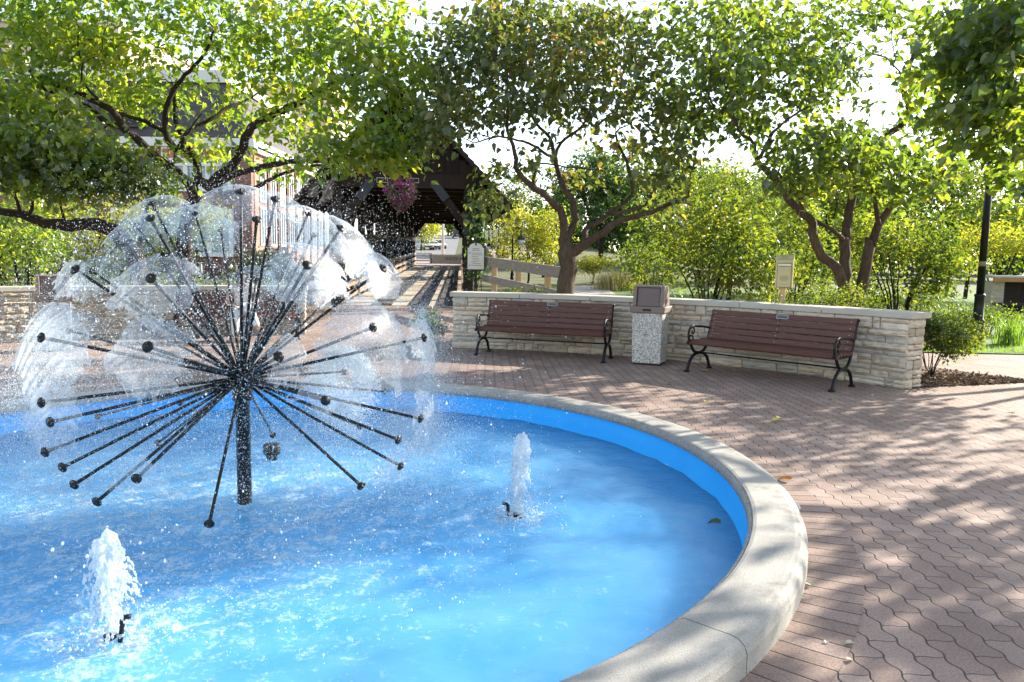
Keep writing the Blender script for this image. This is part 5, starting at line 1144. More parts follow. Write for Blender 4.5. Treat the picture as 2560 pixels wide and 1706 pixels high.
# ---------------------------------------------------------------- covered bridge
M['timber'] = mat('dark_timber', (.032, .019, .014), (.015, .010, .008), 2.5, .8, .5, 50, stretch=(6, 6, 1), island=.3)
M['timber_warm'] = mat('weathered_boards', (.30, .20, .12), (.18, .12, .08), 2.5, .85, .5, 40, stretch=(1, 1, 6), island=.25)
M['timber_grey'] = mat('grey_weathered_timber', (.33, .29, .25), (.21, .185, .16), 2, .85, .5, 40, stretch=(2, 2, 9), island=.15)
M['deck'] = mat('deck_planks', (.58, .50, .39), (.44, .37, .28), 1.5, .85, .4, 30, island=.25)
M['runner'] = mat('grey_runner_planks', (.10, .092, .085), (.05, .046, .043), 2.5, .8, .5, 40, stretch=(8, 1, 1), island=.3)
M['plate'] = mat('painted_steel_plate', (.045, .055, .07), (.03, .036, .046), 5, .5, .2, 60)
M['shingle'] = mat('wood_shingles', (.075, .05, .038), (.035, .025, .02), 3, .9, .6, 12, island=.4)
BP0 = at(1007, 640, 24.5); BX0 = float(BP0[0]); BL = 39.5; BXD = (gx(1097, 64) - BX0) / BL
br = thing('covered_bridge', 'dark timber covered footbridge with a steep shingled gable roof behind the fountain', 'bridge', (BX0, 24.5, 0))
def bl(x, y, z): return (x + BXD * y, y, z + .0215 * max(y, 0))
def bbeam(mb, a, b, w, h, up=(0, 0, 1)): mb.beam(bl(*a), bl(*b), w, h, up)
W2 = 1.95
mb = MB()                                                     # deck
for i in range(150):
    y0 = i * BL / 150 + .01; y1 = (i + 1) * BL / 150 - .012
    V = [bl(-W2, y0, -.06), bl(W2, y0, -.06), bl(W2, y1, -.06), bl(-W2, y1, -.06), bl(-W2, y0, .02), bl(W2, y0, .02), bl(W2, y1, .02), bl(-W2, y1, .02)]
    mb.add(V, [(3, 2, 1, 0), (4, 5, 6, 7), (0, 1, 5, 4), (1, 2, 6, 5), (2, 3, 7, 6), (3, 0, 4, 7)])
mb.build('deck', M['deck'], br)
mb = MB()
for xc in (-.65, .54, 1.42):
    for k in (-.2, 0, .2):
        y = .0
        while y < BL:
            l = random.uniform(2.5, 4.5); e = min(y + l, BL); z = .052 + random.uniform(-.003, .003)
            bbeam(mb, (xc + k, y + .01, z), (xc + k, e - .01, z), .185, .05); y = e
mb.build('runner_planks', M['runner'], br)
def portal(y, lab):
    mb = MB()
    for sx in (-1, 1): bbeam(mb, (sx * (W2 + .16), y, -.3), (sx * (W2 + .16), y, 4.5), .32, .32, (0, 1, 0))
    bbeam(mb, (-W2 - .6, y, 3.97), (W2 + .6, y, 3.97), .3, .40)
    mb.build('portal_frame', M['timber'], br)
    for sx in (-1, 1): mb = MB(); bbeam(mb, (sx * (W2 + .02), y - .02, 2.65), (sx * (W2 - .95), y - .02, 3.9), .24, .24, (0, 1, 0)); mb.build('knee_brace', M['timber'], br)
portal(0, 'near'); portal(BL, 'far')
for sx in (-1, 1):
    mb = MB(); bbeam(mb, (sx * (W2 - .56), -.16, 3.40), (sx * (W2 - .98), -.16, 3.94), .27, .05, (0, 1, 0)); mb.build('steel_plate', M['plate'], br)
    mb = MB(); bbeam(mb, (sx * (W2 + .13), -.185, 2.3), (sx * (W2 + .13), -.185, 3.0), .3, .05, (0, 1, 0)); mb.build('steel_plate', M['plate'], br)
mb = MB()                                                     # side walls
for i in range(14):
    y = BL * i / 13
    for sx in (-1, 1):
        if 0 < i < 13: bbeam(mb, (sx * (W2 + .16), y, -.2), (sx * (W2 + .16), y, 4.3), .25, .25, (0, 1, 0))
for sx in (-1, 1):
    bbeam(mb, (sx * (W2 + .16), 0, 4.35), (sx * (W2 + .16), BL, 4.35), .28, .28)
    if sx < 0: bbeam(mb, (sx * (W2 + .16), 0, 2.2), (sx * (W2 + .16), BL, 2.2), .2, .25)
    for i in range(13):
        y0, y1 = BL * i / 13, BL * (i + 1) / 13
        a, b = (y0, y1) if i % 2 else (y1, y0); bbeam(mb, (sx * (W2 + .2), a, 2.3), (sx * (W2 + .2), b, 4.25), .16, .2)
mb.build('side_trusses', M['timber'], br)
mb = MB()
y = .3
while y < BL - .3:                                            # left wall boarding, gaps between boards
    wd = random.uniform(.2, .27); bbeam(mb, (-W2 - .36, y, -.2), (-W2 - .36, y, 2.15 + random.uniform(-.02, .02)), wd - random.uniform(.015, .05), .04, (1, 0, 0)); y += wd
mb.build('left_boarding', M['timber'], br)
for sx, nm in ((-1, 'left'), (1, 'right')):
    mb = MB()
    for z in ((.25, .62, 1.02) if sx < 0 else (.25, .66)):
        y = .1
        while y < BL: e = min(y + 3.04, BL); bbeam(mb, (sx * (W2 - .03), y + .01, z), (sx * (W2 - .03), e - .01, z), .06, .2); y = e
    mb.build('handrail', M['timber_warm'], br)
# roof: two shingled planes with a prow at the near gable
EX, EZ, RZ, PRO = 3.45, 3.18, 6.72, 1.5
for sx in (-1, 1):
    mb = MB(); V = []; nrow = 20; ncol = 70
    for i in range(nrow):
        u0, u1 = i / nrow, (i + 1.35) / nrow
        for j in range(ncol):
            f0 = -.9 - (PRO - .9) * (1 - u0)
            y0 = -(.55 + (PRO - .55) * (1 - (1 - u0))) if False else 0
        # rows run from eave (u=0) to ridge (u=1); front edge leans forward to the ridge
        ya = -(.5 + (PRO - .5) * u0); yb = BL + .5; n_ = 60
        for j in range(n_):
            a = ya + (yb - ya) * j / n_ + .006; b = ya + (yb - ya) * (j + 1) / n_ - .006; th = .03 + random.uniform(0, .02)
            u1c = min(u1, 1.0); P = lambda u, y, dz: bl(sx * EX * (1 - u), y, EZ + (RZ - EZ) * u + dz)
            V = [P(u0, a, 0), P(u0, b, 0), P(u1c, b, 0), P(u1c, a, 0), P(u0, a, th + .05), P(u0, b, th + .05), P(u1c, b, th), P(u1c, a, th)]
            mb.add(V, [(3, 2, 1, 0), (4, 5, 6, 7), (0, 1, 5, 4), (1, 2, 6, 5), (2, 3, 7, 6), (3, 0, 4, 7)])
    rf = mb.build('roof', M['shingle'], br)
    mb = MB()
    P = lambda u, y, dz: bl(sx * EX * (1 - u), y, EZ + (RZ - EZ) * u + dz)
    mb.beam(P(0, -.52, -.06), P(1, -PRO - .02, -.06), .09, .24, (0, 1, 0)); mb.build('barge_board', M['timber'], rf)
    mb = MB()
    for k in range(28): y = .3 + k * (BL - .6) / 27; mb.beam(P(.01, y, -.1), P(1, y, -.1), .08, .16)
    mb.build('rafters', M['timber'], rf)
mb = MB()                                                     # boarded gable
for i in range(26):
    x = -2.9 + 5.8 * (i + .5) / 26; zt = RZ - (RZ - EZ) * abs(x) / EX - .15
    if zt > 4.12: bbeam(mb, (x, -.1, 4.12), (x, -.1, zt), .21, .04, (0, 1, 0))
mb.build('gable_boarding', M['timber'], br)
mb = MB(); bbeam(mb, (-2.55, -.2, 3.2), (-2.05, -.2, 4.1), .05, .6, (0, 1, 0)); bbeam(mb, (-2.35, -.25, 3.35), (-2.35, -.25, 3.95), .3, .06, (0, 1, 0)); bbeam(mb, (-2.8, -.25, 3.4), (-2.8, -.25, 4.0), .34, .06, (0, 1, 0)); mb.build('bracket_boards', M['timber_grey'], br)
for i in range(13):
    mb = MB(); y = BL * (i + .5) / 13; bbeam(mb, (-W2, y, 4.05), (W2, y, 4.05), .2, .2); mb.build('tie_beam', M['timber'], br)
mb = MB()                                                     # far gable closed but for the opening with cut corners
zt = 3.5
for sx in (-1, 1): 
    pts = [(sx * W2, BL + .2, 2.3), (sx * W2, BL + .2, zt + .1), (sx * (W2 - .85), BL + .2, zt + .1)]
    mb.prism([bl(*p) for p in pts], (0, 0, 0), (0, .06, 0))
pts = [(-W2 - 1.2, BL + .22, zt), (W2 + 1.2, BL + .22, zt), (W2 + .9, BL + .22, 4.2), (0, BL + .22, RZ - .1), (-W2 - .9, BL + .22, 4.2)]
mb.prism([bl(*p) for p in pts], (0, 0, 0), (0, .06, 0)); mb.build('far_gable', M['timber'], br)
M['sign_white'] = mat('sign_face', (.72, .71, .66), (.66, .65, .6), 3, .5, .03, 60)
M['sign_black'] = mat('sign_frame', (.012, .012, .012), None, 6, .45, .05)
M['print_grey'] = mat('print_grey', (.22, .22, .2), None, 6, .6, 0)
for x in (.0, 0):
    pass
mb = MB()
for xx in (-.62, .35):
    mb2 = MB(); mb2.box((xx, -.168, 3.97), (.36, .02, .15)); o = mb2.build('small_plate', M['sign_black'], br)
    m3 = MB()
    for c, d in (((xx, -.181, 4.04), (.36, .006, .018)), ((xx, -.181, 3.9), (.36, .006, .018)), ((xx - .172, -.181, 3.97), (.016, .006, .12)), ((xx + .172, -.181, 3.97), (.016, .006, .12))): m3.box(c, d)
    m3.build('plate_border', M['plaque_trim'], o)
# ---------------------------------------------------------------- vine, hanging flowers
rs = np.random.default_rng(120); q = at(1188, 520, 24.2)
k = 900; t_ = rs.uniform(0, 1, k); P_ = np.stack([q[0] + rs.normal(0, .16, k) + .08, q[1] - .1 - np.abs(rs.normal(0, .12, k)), 3.9 - t_ * 2.9 - rs.uniform(0, .2, k)], 1)
V, F = leaves(P_, rs.normal(0, .6, (k, 3)), .11, rs, .8, .9, False)
vt = thing('climbing_vine', 'dark leafy vine hanging down the right post of the covered bridge', 'vine', (q[0], q[1], 0))
fm('foliage', V - [q[0], q[1], 0], F, M['leaf_dark'], vt)
mb = MB()
for i in range(6): mb.tube(catmull([(rs.normal(0, .1), -.12, .2), (rs.normal(0.05, .12), -.15, 1.6), (rs.normal(.05, .12), -.15, 2.8), (rs.normal(0, .1), -.1, 3.9)], 4), .012, 5)
mb.build('stem', M['bark_dark'], vt)
M['petal'] = leafmat('magenta_petals', [(0, (.34, .012, .22)), (.5, (.52, .025, .36)), (1, (.70, .06, .52))], .4, tgain=(1.5, 1.2, 1.5)); M['petal_red'] = leafmat('red_petals', [(0, (.4, .02, .02)), (1, (.6, .05, .04))], .4, tgain=(1.4, 1, 1))
def flower_basket(label, c, rx, h, n, pm, seed, top):
    rs = np.random.default_rng(seed); t = thing('flower_basket', label, 'flower basket', tuple(c))
    mb = MB(); mb.lathe([(.02, -.12), (.16, -.08), (.2, .06), (.21, .1)], n=16); mb.build('basket', M['bark_dark'], t, True)
    mb = MB()
    for a in (0, 2.1, 4.2): mb.tube([(.2 * math.cos(a), .2 * math.sin(a), .1), (0, 0, .8), (0, 0, top)], .006, 4)
    mb.build('chain', M['iron'], t)
    def pts(k):
        q = rs.normal(size=(k, 3)); q /= np.linalg.norm(q, axis=1)[:, None]; q *= rs.uniform(.6, 1.05, (k, 1)); z = q[:, 2] * h * .5 - h * .28
        w_ = np.interp(z, [-h * .8, -h * .3, h * .2], [.45, 1, .7]); return np.stack([q[:, 0] * rx * w_, q[:, 1] * rx * w_, z], 1)
    P_ = pts(n); V, F = leaves(P_, P_ * 1.5, .065, rs, .5, .8, False); fm('leaves', V, F, M['leaf_dark'], t)
    P_ = pts(int(n * .75)) * 1.05; V = []; F = []
    B, Fb = [], []
    for p in P_:
        d = p / (np.linalg.norm(p) + 1e-6) + rs.normal(0, .3, 3); d /= np.linalg.norm(d); x = np.cross(d, [0, 0, 1.]); x /= np.linalg.norm(x) + 1e-6; y = np.cross(d, x); s = rs.uniform(.022, .036); b = len(B)
        B.append(p - d * s * .5)
        for a in range(5): B.append(p + s * (math.cos(a * 1.2566) * x + math.sin(a * 1.2566) * y))
        Fb += [(b, b + 1 + a, b + 1 + (a + 1) % 5) for a in range(5)]
    fm('blossoms', np.array(B), np.array(Fb), pm, t); return t
c_ = at(1003, 452, 22.7); flower_basket('hanging basket of magenta flowers trailing in the bridge gateway', c_, .52, 1.15, 700, M['petal'], 5, 1.7)
c_ = at(985, 402, 23.1); flower_basket('hanging basket with a few red flowers high in the bridge gable, mostly behind leaves', c_, .35, .5, 200, M['petal_red'], 6, 1.2)
# ---------------------------------------------------------------- information sign
sp = at(1189, 700, 22.9)
sg = thing('information_sign', 'white arched information board with black frame standing by the right post of the bridge', 'sign', (sp[0], sp[1], 0), R(2))
def arch(w_, z0, z1_, rise, y):
    pts = [(-w_, y, z0), (w_, y, z0), (w_, y, z1_), (w_ * .84, y, z1_), (w_ * .80, y, z1_ + .03)] + [(w_ * .78 * math.cos(a), y, z1_ + .03 + rise * math.sin(a)) for a in np.linspace(.1, math.pi - .1, 14)] + [(-w_ * .80, y, z1_ + .03), (-w_ * .84, y, z1_), (-w_, y, z1_)]
    return pts
zb = float(at(1189, 677, 22.9)[2]); zs = float(at(1189, 618, 22.9)[2]); za = float(at(1189, 605, 22.9)[2])
mb = MB(); mb.prism(arch(.285, zb, zs, za - zs - .03, 0), (0, 0, 0), (0, .05, 0)); mb.build('frame', M['sign_black'], sg)
mb = MB(); mb.prism(arch(.245, zb + .04, zs - .02, za - zs - .045, -.006), (0, 0, 0), (0, .005, 0)); fc = mb.build('face', M['sign_white'], sg)
mb = MB()
zt = zs - .05
for k, (wd, x) in enumerate(((.2, 0), (.24, 0))): mb.box((x, -.0075, zt - .045 * k), (wd, .002, .018))
for k, (x0, wd) in enumerate(((-.13, .3), (-.13, .33), (-.13, .2), (-.13, .22), (-.09, .22), (-.13, .2), (-.1, .24), (-.13, .29))): mb.box((x0 + wd / 2, -.0075, zt - .13 - .052 * k), (wd, .002, .013))
mb.build('lettering', M['print_grey'], fc)
mb = MB(); mb.box((-.18, -.0075, zt - .13), (.03, .002, .035)); mb.box((-.18, -.0075, zt - .495), (.03, .002, .025)); mb.ico((0, -.008, zs + .08), (.03, .003, .045), 1); mb.build('emblem', M['sign_black'], fc)
mb = MB()
mb.box((0, .06, zb / 2 + .2), (.09, .07, zb + .4)); mb.build('post', M['sign_black'], sg)
# ---------------------------------------------------------------- timber railing from the bridge along the ramp
ra, rb_ = at(1205, 652, 23.6), at(1402, 682, 17.6)
rl = thing('timber_railing', 'grey weathered timber railing sloping down from the bridge to the middle tree', 'railing', (ra[0], ra[1], 0))
rp = lambda t, z: tuple(np.array([ra[0], ra[1], 0]) * 0 + np.array([(rb_[0] - ra[0]) * t, (rb_[1] - ra[1]) * t, ra[2] + (rb_[2] - ra[2]) * t + z]))
mb = MB(); mb.beam(rp(0, 0), rp(1, 0), .07, .27); mb.build('rail', M['timber_grey'], rl, bevel=.008)
mb = MB(); mb.beam(rp(0, -.52), rp(1, -.52), .06, .22); mb.build('rail', M['timber_grey'], rl, bevel=.008)
for t_ in (.16, .5, .84):
    p = rp(t_, 0); mb = MB(); mb.box((p[0] + .08, p[1] + .06, (p[2] - .02) / 2), (.16, .16, p[2] - .02)); mb.build('post', M['pale_wood'], rl, bevel=.006)
# ---------------------------------------------------------------- far end of the bridge
wx0, wx1 = gx(1075, 68), gx(1200, 68); wz = hz(-8, 68) + .05; wt = float(at(1110, 637, 68)[2])
fw = thing('street_name_wall', 'low pale stone wall with carved street name, seen through the covered bridge', 'wall', ((wx0 + wx1) / 2, 68, wz))
M['pale_stone'] = mat('pale_cut_stone', (.48, .43, .37), (.40, .36, .31), 1.5, .8, .2, 30); M['letter'] = mat('bronze_letters', (.07, .065, .06), None, 6, .5, 0)
hw = wt - wz
mb = MB(); mb.box((0, 0, hw / 2 - .06), (wx1 - wx0, .5, hw - .12)); mb.build('wall_body', M['pale_stone'], fw)
mb = MB(); mb.box((0, 0, hw - .057), (wx1 - wx0 + .1, .6, .12)); mb.build('coping', M['coping'], fw)
cu = bpy.data.curves.new('t', 'FONT'); cu.body = 'WATER STREET'; cu.size = .34; cu.extrude = .01
to = bpy.data.objects.new('t', cu); C.objects.link(to); dg = bpy.context.evaluated_depsgraph_get(); me = bpy.data.meshes.new_from_object(to.evaluated_get(dg)); bpy.data.objects.remove(to)
lt = link('lettering', me, M['letter'], fw); lt.rotation_euler = (math.pi / 2, 0, 0); lt.location = (gx(1113, 68) - (wx0 + wx1) / 2, -.262, hw * .38)
pp = at(1107, 640, 69.5)
mb = MB(); mb.tube([(0, 0, -.3), (0, 0, 7.5)], [.13, .09], 12); mb.lathe([(.22, -.3), (.22, .35), (.15, .4)], n=12)
po = mb.build('light_pole', M['white_paint'], None, True); po.location = (pp[0], pp[1], hz(pp[0], 69.5)); tag(po, 'slim white pole standing behind the street name wall', 'pole')
bq = at(1058, 655, 66.8)
bb = thing('metal_bench', 'black metal bench seen through the far end of the covered bridge', 'bench', (bq[0], bq[1], hz(-8, 66.8) + .05))
mb = MB(); mb.box((0, 0, .44), (1.5, .45, .04)); mb.build('seat', M['iron'], bb)
mb = MB()
for k in range(15): mb.box((-.7 + .1 * k, .22, .68), (.03, .03, .42))
mb.box((0, .22, .89), (1.5, .04, .04)); mb.build('backrest', M['iron'], bb)
for sx in (-1, 1): mb = MB(); mb.box((sx * .72, -.18, .22), (.05, .05, .44)); mb.box((sx * .72, .2, .22), (.05, .05, .44)); mb.build('leg', M['iron'], bb)
# ---------------------------------------------------------------- cars
def paint(name, c): return mat(name, c, tuple(x * .95 for x in c), 3, .25, 0, spec=.6)
M['glass_dark'] = mat('car_glass', (.02, .025, .03), None, 3, .08, 0, spec=.7); M['tyre'] = mat('tyre', (.012, .012, .012), None, 3, .8, 0); M['alloy'] = mat('alloy', (.5, .5, .52), None, 3, .3, 0, metal=.7); M['lamp_red'] = mat('tail_lamp_red', (.5, .02, .01), None, 3, .3, 0)
def make_car(label, m, kind, group=None):
    t = thing('parked_car' if kind != 'van' else 'van', label, 'car' if kind != 'van' else 'van', group=group); van = kind == 'van'
    Lh = 2.25; Wd = .9; H1 = .95 if not van else 1.0; H2 = 1.62 if kind == 'suv' else 1.45 if kind == 'sedan' else 1.95
    body = [(-Lh, .35), (-Lh, .8), (-Lh + .12, H1), (Lh - 1.1, H1), (Lh - .15, H1 - .14), (Lh, .65), (Lh, .35)]
    mb = MB(); mb.prism([(x, -Wd, z) for x, z in body], (0, -Wd, 0), (0, Wd, 0)); b = mb.build('body', m, t, bevel=.06)
    rf = [(-Lh + .12, H1 - .01), (-Lh + (.25 if kind != 'sedan' else .7), H2 - .04), (-Lh + (.5 if kind != 'sedan' else 1.1), H2), (Lh - 2.0, H2), (Lh - 1.1, H1 - .01)]
    mb = MB(); V = []; n = len(rf)
    for s in (-1, 1): V += [(x, s * (Wd - .04 - .16 * (z - H1) / (H2 - H1)), z) for x, z in rf]
    mb.add(V, [tuple(range(n))[::-1], tuple(range(n, 2 * n))] + [(i, (i + 1) % n, n + (i + 1) % n, n + i) for i in range(n)]); mb.build('cabin', m, t, bevel=.04)
    def winpoly(pts, off): return pts
    mb = MB()
    for s in (-1, 1):
        w3 = lambda x, z: (x, s * (Wd - .036 - .16 * (z - H1) / (H2 - H1)), z)
        mb.add([w3(-Lh + .45 + (.3 if kind == 'sedan' else 0), H1 + .06), w3(Lh - 1.35, H1 + .06), w3(Lh - 1.95, H2 - .1), w3(-Lh + .6 + (.6 if kind == 'sedan' else 0), H2 - .1)], [(0, 1, 2, 3)])
    mb.build('side_window', M['glass_dark'], t)
    for nm, (xa, za_), (xb, zb_), sg_ in (('windscreen', (Lh - 1.15, H1 + .05), (Lh - 1.93, H2 - .07), 1), ('rear_window', (-Lh + .15, H1 + .08), (-Lh + .24 if kind != 'sedan' else -Lh + .62, H2 - .12), -1)):
        mb = MB(); o_ = .035 * sg_; mb.add([(xa + o_, -Wd + .16, za_), (xa + o_, Wd - .16, za_), (xb + o_, Wd - .28, zb_), (xb + o_, -Wd + .28, zb_)], [(0, 1, 2, 3)]); mb.build(nm, M['glass_dark'], t)
    for x in (-1.4, 1.4):
        for s in (-1, 1):
            mb = MB(); mb.lathe([(.2, -.1), (.32, -.1), (.33, 0), (.32, .1), (.2, .1)], (x, s * (Wd - .08), .33), 18, Matrix.Rotation(math.pi / 2, 3, 'X')); wl = mb.build('wheel', M['tyre'], t, True)
            mb = MB(); mb.lathe([(.2, -.02), (.2, .02)], (x, s * (Wd + .01), .33), 14, Matrix.Rotation(math.pi / 2, 3, 'X')); mb.build('rim', M['alloy'], wl)
    for s in (-1, 1):
        mb = MB(); mb.box((Lh - .03, s * .66, .70), (.08, .34, .13)); mb.build('headlight', M['lamp_glass'], t)
        mb = MB(); mb.box((-Lh - .005, s * .76, 1.0 if van else .82), (.06, .14, .5 if van else .22)); mb.build('tail_light', M['lamp_red'], t)
    mb = MB(); mb.box((Lh - .01, 0, .48), (.06, 1.2, .2)); mb.build('grille', M['glass_dark'], t)
    mb = MB(); mb.box((-Lh - .012, 0, .72), (.03, .5, .13)); mb.build('number_plate', M['white_paint'], t)
    return t
M['car_silver'] = paint('silver_car_paint', (.50, .53, .55)); M['car_white'] = paint('white_car_paint', (.78, .78, .78)); M['car_black'] = paint('black_car_paint', (.012, .013, .015))
for u, v, d, kind, m, lb in ((1058, 626, 126, 'suv', 'car_silver', 'pale silver car parked leftmost of three at the roadside beyond the bridge'), (1080, 627, 128, 'sedan', 'car_white', 'white car parked in the middle of three at the roadside beyond the bridge'), (1094, 626, 131, 'suv', 'car_white', 'white car parked rightmost of three, nearest the pale pole beyond the bridge')):
    c = make_car(lb, M[m], kind, 'cars parked beyond the bridge'); x = gx(u, d); c.location = (x, d, hz(x, d) + .2); c.rotation_euler = (0, 0, R(-62))
x = gx(1141, 178); vn = make_car('dark van driving away up the road, seen through the covered bridge', M['car_black'], 'van'); vn.location = (x, 178, hz(x, 178) + .15); vn.rotation_euler = (0, 0, R(98))
# ---------------------------------------------------------------- park lamps in the distance
def park_lamp(label, x, y, z, h, group=None):
    t = thing('park_lamp', label, 'street lamp', (x, y, z), 0, group)
    mb = MB(); mb.lathe([(.16, -.3), (.16, .1), (.11, .2), (.1, .7), (.06, .8)], n=12); mb.tube([(0, 0, .75), (0, 0, h - .5)], .045, 8); mb.tube(catmull([(0, 0, h - .55), (0, 0, h - .2), (.12, 0, h + .05), (.32, 0, h + .08), (.46, 0, h - .12), (.47, 0, h - .3)], 4), .035, 8); mb.build('post', M['iron'], t, True)
    mb = MB(); mb.lathe([(.05, h - .3), (.12, h - .34), (.2, h - .48), (.21, h - .6)], (.47, 0, 0), 14); mb.build('lamp_shade', M['plate'], t, True)
    mb = MB(); mb.lathe([(.18, h - .6), (.17, h - .75), (.1, h - .86), (.02, h - .9)], (.47, 0, 0), 14); mb.build('globe', M['lamp_glass'], t, True); return t
p = at(1281, 640, 44); park_lamp('black gooseneck lamp with white globe in front of the yellow feathery tree', p[0], p[1], 0, 3.25)
p = at(1361, 640, 52); park_lamp('black gooseneck lamp whose head shows between the yellow tree and the middle tree trunk', p[0], p[1], hz(p[0], 52), 4.4)
for i, (u, v, d, lb) in enumerate(((1211, 597, 105, 'farthest black lamp post on the paved slope right of the bridge sign'), (1222, 612, 92, 'second farthest black lamp post on the paved slope right of the bridge sign'), (1231, 618, 86, 'middle black lamp post on the paved slope right of the bridge sign'), (1246, 630, 78, 'second nearest black lamp post on the paved slope, left of the gooseneck lamp'), (1260, 634, 72, 'nearest black lamp post on the paved slope, beside the gooseneck lamp'))):
    p = at(u, v, d); z = hz(p[0], d) + .1
    t = thing('street_lamp', lb, 'street lamp', (p[0], d, z), 0, 'black posts along the riverwalk')
    mb = MB(); mb.lathe([(.24, -.2), (.24, .2), (.15, .5), (.12, .9), (.07, 1.0)], n=10); mb.build('base', M['iron'], t, True)
    mb = MB(); mb.tube([(0, 0, .95), (0, 0, 3.6)], .06, 8); mb.build('shaft', M['iron'], t, True)
    mb = MB(); mb.lathe([(.06, 3.6), (.2, 3.75), (.22, 4.0), (.1, 4.2), (.02, 4.25)], n=10); mb.build('lantern', M['lamp_glass'], t, True)
# ---------------------------------------------------------------- fences on the left
def fence(label, a, b, z, h, gap=.125):
    L_ = math.hypot(b[0] - a[0], b[1] - a[1]); n = int(L_ / gap); t = thing('metal_fence', label, 'fence', (a[0], a[1], z)); dx, dy = (b[0] - a[0]) / L_, (b[1] - a[1]) / L_
    mb = MB()
    for i in range(n): s = i * gap; mb.box((dx * s, dy * s, h / 2), (.022, .022, h))
    mb.build('pickets', M['iron'], t)
    for zz in (.12, h - .1): mb = MB(); mb.beam((0, 0, zz), (dx * L_, dy * L_, zz), .04, .045); mb.build('rail', M['iron'], t)
    for i in range(int(L_ / 2.4) + 1): s = i * 2.4; mb = MB(); mb.box((dx * s, dy * s, h / 2 + .05), (.06, .06, h + .1)); mb.build('post', M['iron'], t)
a, b = at(-150, 650, 31), at(430, 655, 29); fence('black picket fence in front of the bright street behind the left wall', a, b, 0, 1.22)
a, b = at(-150, 600, 47), at(330, 600, 48); fence('black fence on the raised bank beyond the street at the left', a, b, 1.0, 1.3)
rw = MB(); rw.box((0, 0, .4), (26, .4, 1.25)); o = rw.build('retaining_wall', M['pale_stone']); o.location = (float(at(110, 640, 48.3)[0]) - 3, 48.35, 0); tag(o, 'low pale retaining wall under the far fence at the left', 'wall')
# ---------------------------------------------------------------- buildings
def brick_mat(name, c1, c2, mortar, sx=1):
    m, n, out = newmat(name); tc = N(n, 'ShaderNodeTexCoord'); mp = N(n, 'ShaderNodeMapping'); mp.inputs['Rotation'].default_value = (math.pi / 2, 0, 0); 
    s = N(n, 'ShaderNodeSeparateXYZ'); L(n, tc.outputs['Object'], s.inputs[0]); cb = N(n, 'ShaderNodeCombineXYZ'); L(n, math_(n, 'ADD', s.outputs[0], s.outputs[1]), cb.inputs[0]); L(n, s.outputs[2], cb.inputs[1])
    b = N(n, 'ShaderNodeTexBrick'); b.inputs['Scale'].default_value = 1; b.inputs['Brick Width'].default_value = .3; b.inputs['Row Height'].default_value = .1; b.inputs['Mortar Size'].default_value = .012
    b.inputs['Color1'].default_value = (*c1, 1); b.inputs['Color2'].default_value = (*c2, 1); b.inputs['Mortar'].default_value = (*mortar, 1); L(n, cb.outputs[0], b.inputs['Vector'])
    c = mixc(n, 1, b.outputs['Color'], ramp(n, noise(n, tc.outputs['Object'], .5, 4), [(.3, (.85, .85, .85)), (.7, (1.1, 1.1, 1.1))]), 'MULTIPLY')
    pbsdf(n, out, c, .85, b.outputs['Fac'], .3, .01, 0, .2); return m
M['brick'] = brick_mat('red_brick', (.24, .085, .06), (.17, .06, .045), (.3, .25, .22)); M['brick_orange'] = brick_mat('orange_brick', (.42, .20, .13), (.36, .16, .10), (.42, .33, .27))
M['trim'] = mat('white_trim', (.70, .69, .66), (.62, .61, .58), 2, .6, .05, 20); M['slate'] = mat('slate_roof', (.085, .072, .072), (.05, .044, .045), 1.5, .7, .4, 8, stretch=(1, 1, 4)); M['peach'] = mat('peach_render', (.62, .47, .39), (.56, .42, .35), .4, .85, .1, 20)
M['pane'] = mat('window_pane', (.22, .30, .33), (.14, .2, .23), .8, .12, 0, spec=.7); M['louver'] = mat('dark_louver', (.03, .03, .032), (.018, .018, .02), 3, .6, .1); M['coral'] = mat('coral_panel', (.42, .13, .095), (.36, .11, .08), 2, .7, .05)
dM = 50.; X1 = gx(632, dM); X0 = -40.; zE = float(at(632, 347, dM)[2]); zT = float(at(500, 180, dM + 3)[2])
bd = thing('brick_building', 'red brick building with dark slate mansard roof and white framed windows behind the left tree', 'building', (X1, dM, 0))
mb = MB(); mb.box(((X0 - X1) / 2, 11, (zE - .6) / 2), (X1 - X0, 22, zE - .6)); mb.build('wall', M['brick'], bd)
mb = MB(); mb.box(((X0 - X1) / 2, 11, zE - .31), (X1 - X0 + .7, 22.7, .55)); mb.build('cornice', M['trim'], bd)
mb = MB(); w_ = (X1 - X0); V = [(-w_ - .3, -.3, zE), (.3, -.3, zE), (.3, 22.3, zE), (-w_ - .3, 22.3, zE), (-w_ + 2.4, 2.6, zT - .8), (-2.4, 2.6, zT - .8), (-2.4, 19.4, zT - .8), (-w_ + 2.4, 19.4, zT - .8)]
mb.add(V, [(3, 2, 1, 0), (4, 5, 6, 7), (0, 1, 5, 4), (1, 2, 6, 5), (2, 3, 7, 6), (3, 0, 4, 7)]); rf = mb.build('roof', M['slate'], bd)
mb = MB(); mb.box((-w_ / 2, 11, zT - .4), (w_ - 4.4, 17.2, .8)); mb.build('parapet', M['trim'], rf)
def lx(u, y=0.): return gx(u, dM + y) - X1
def lz(v, u=500, y=0.): return float(at(u, v, dM + y)[2])
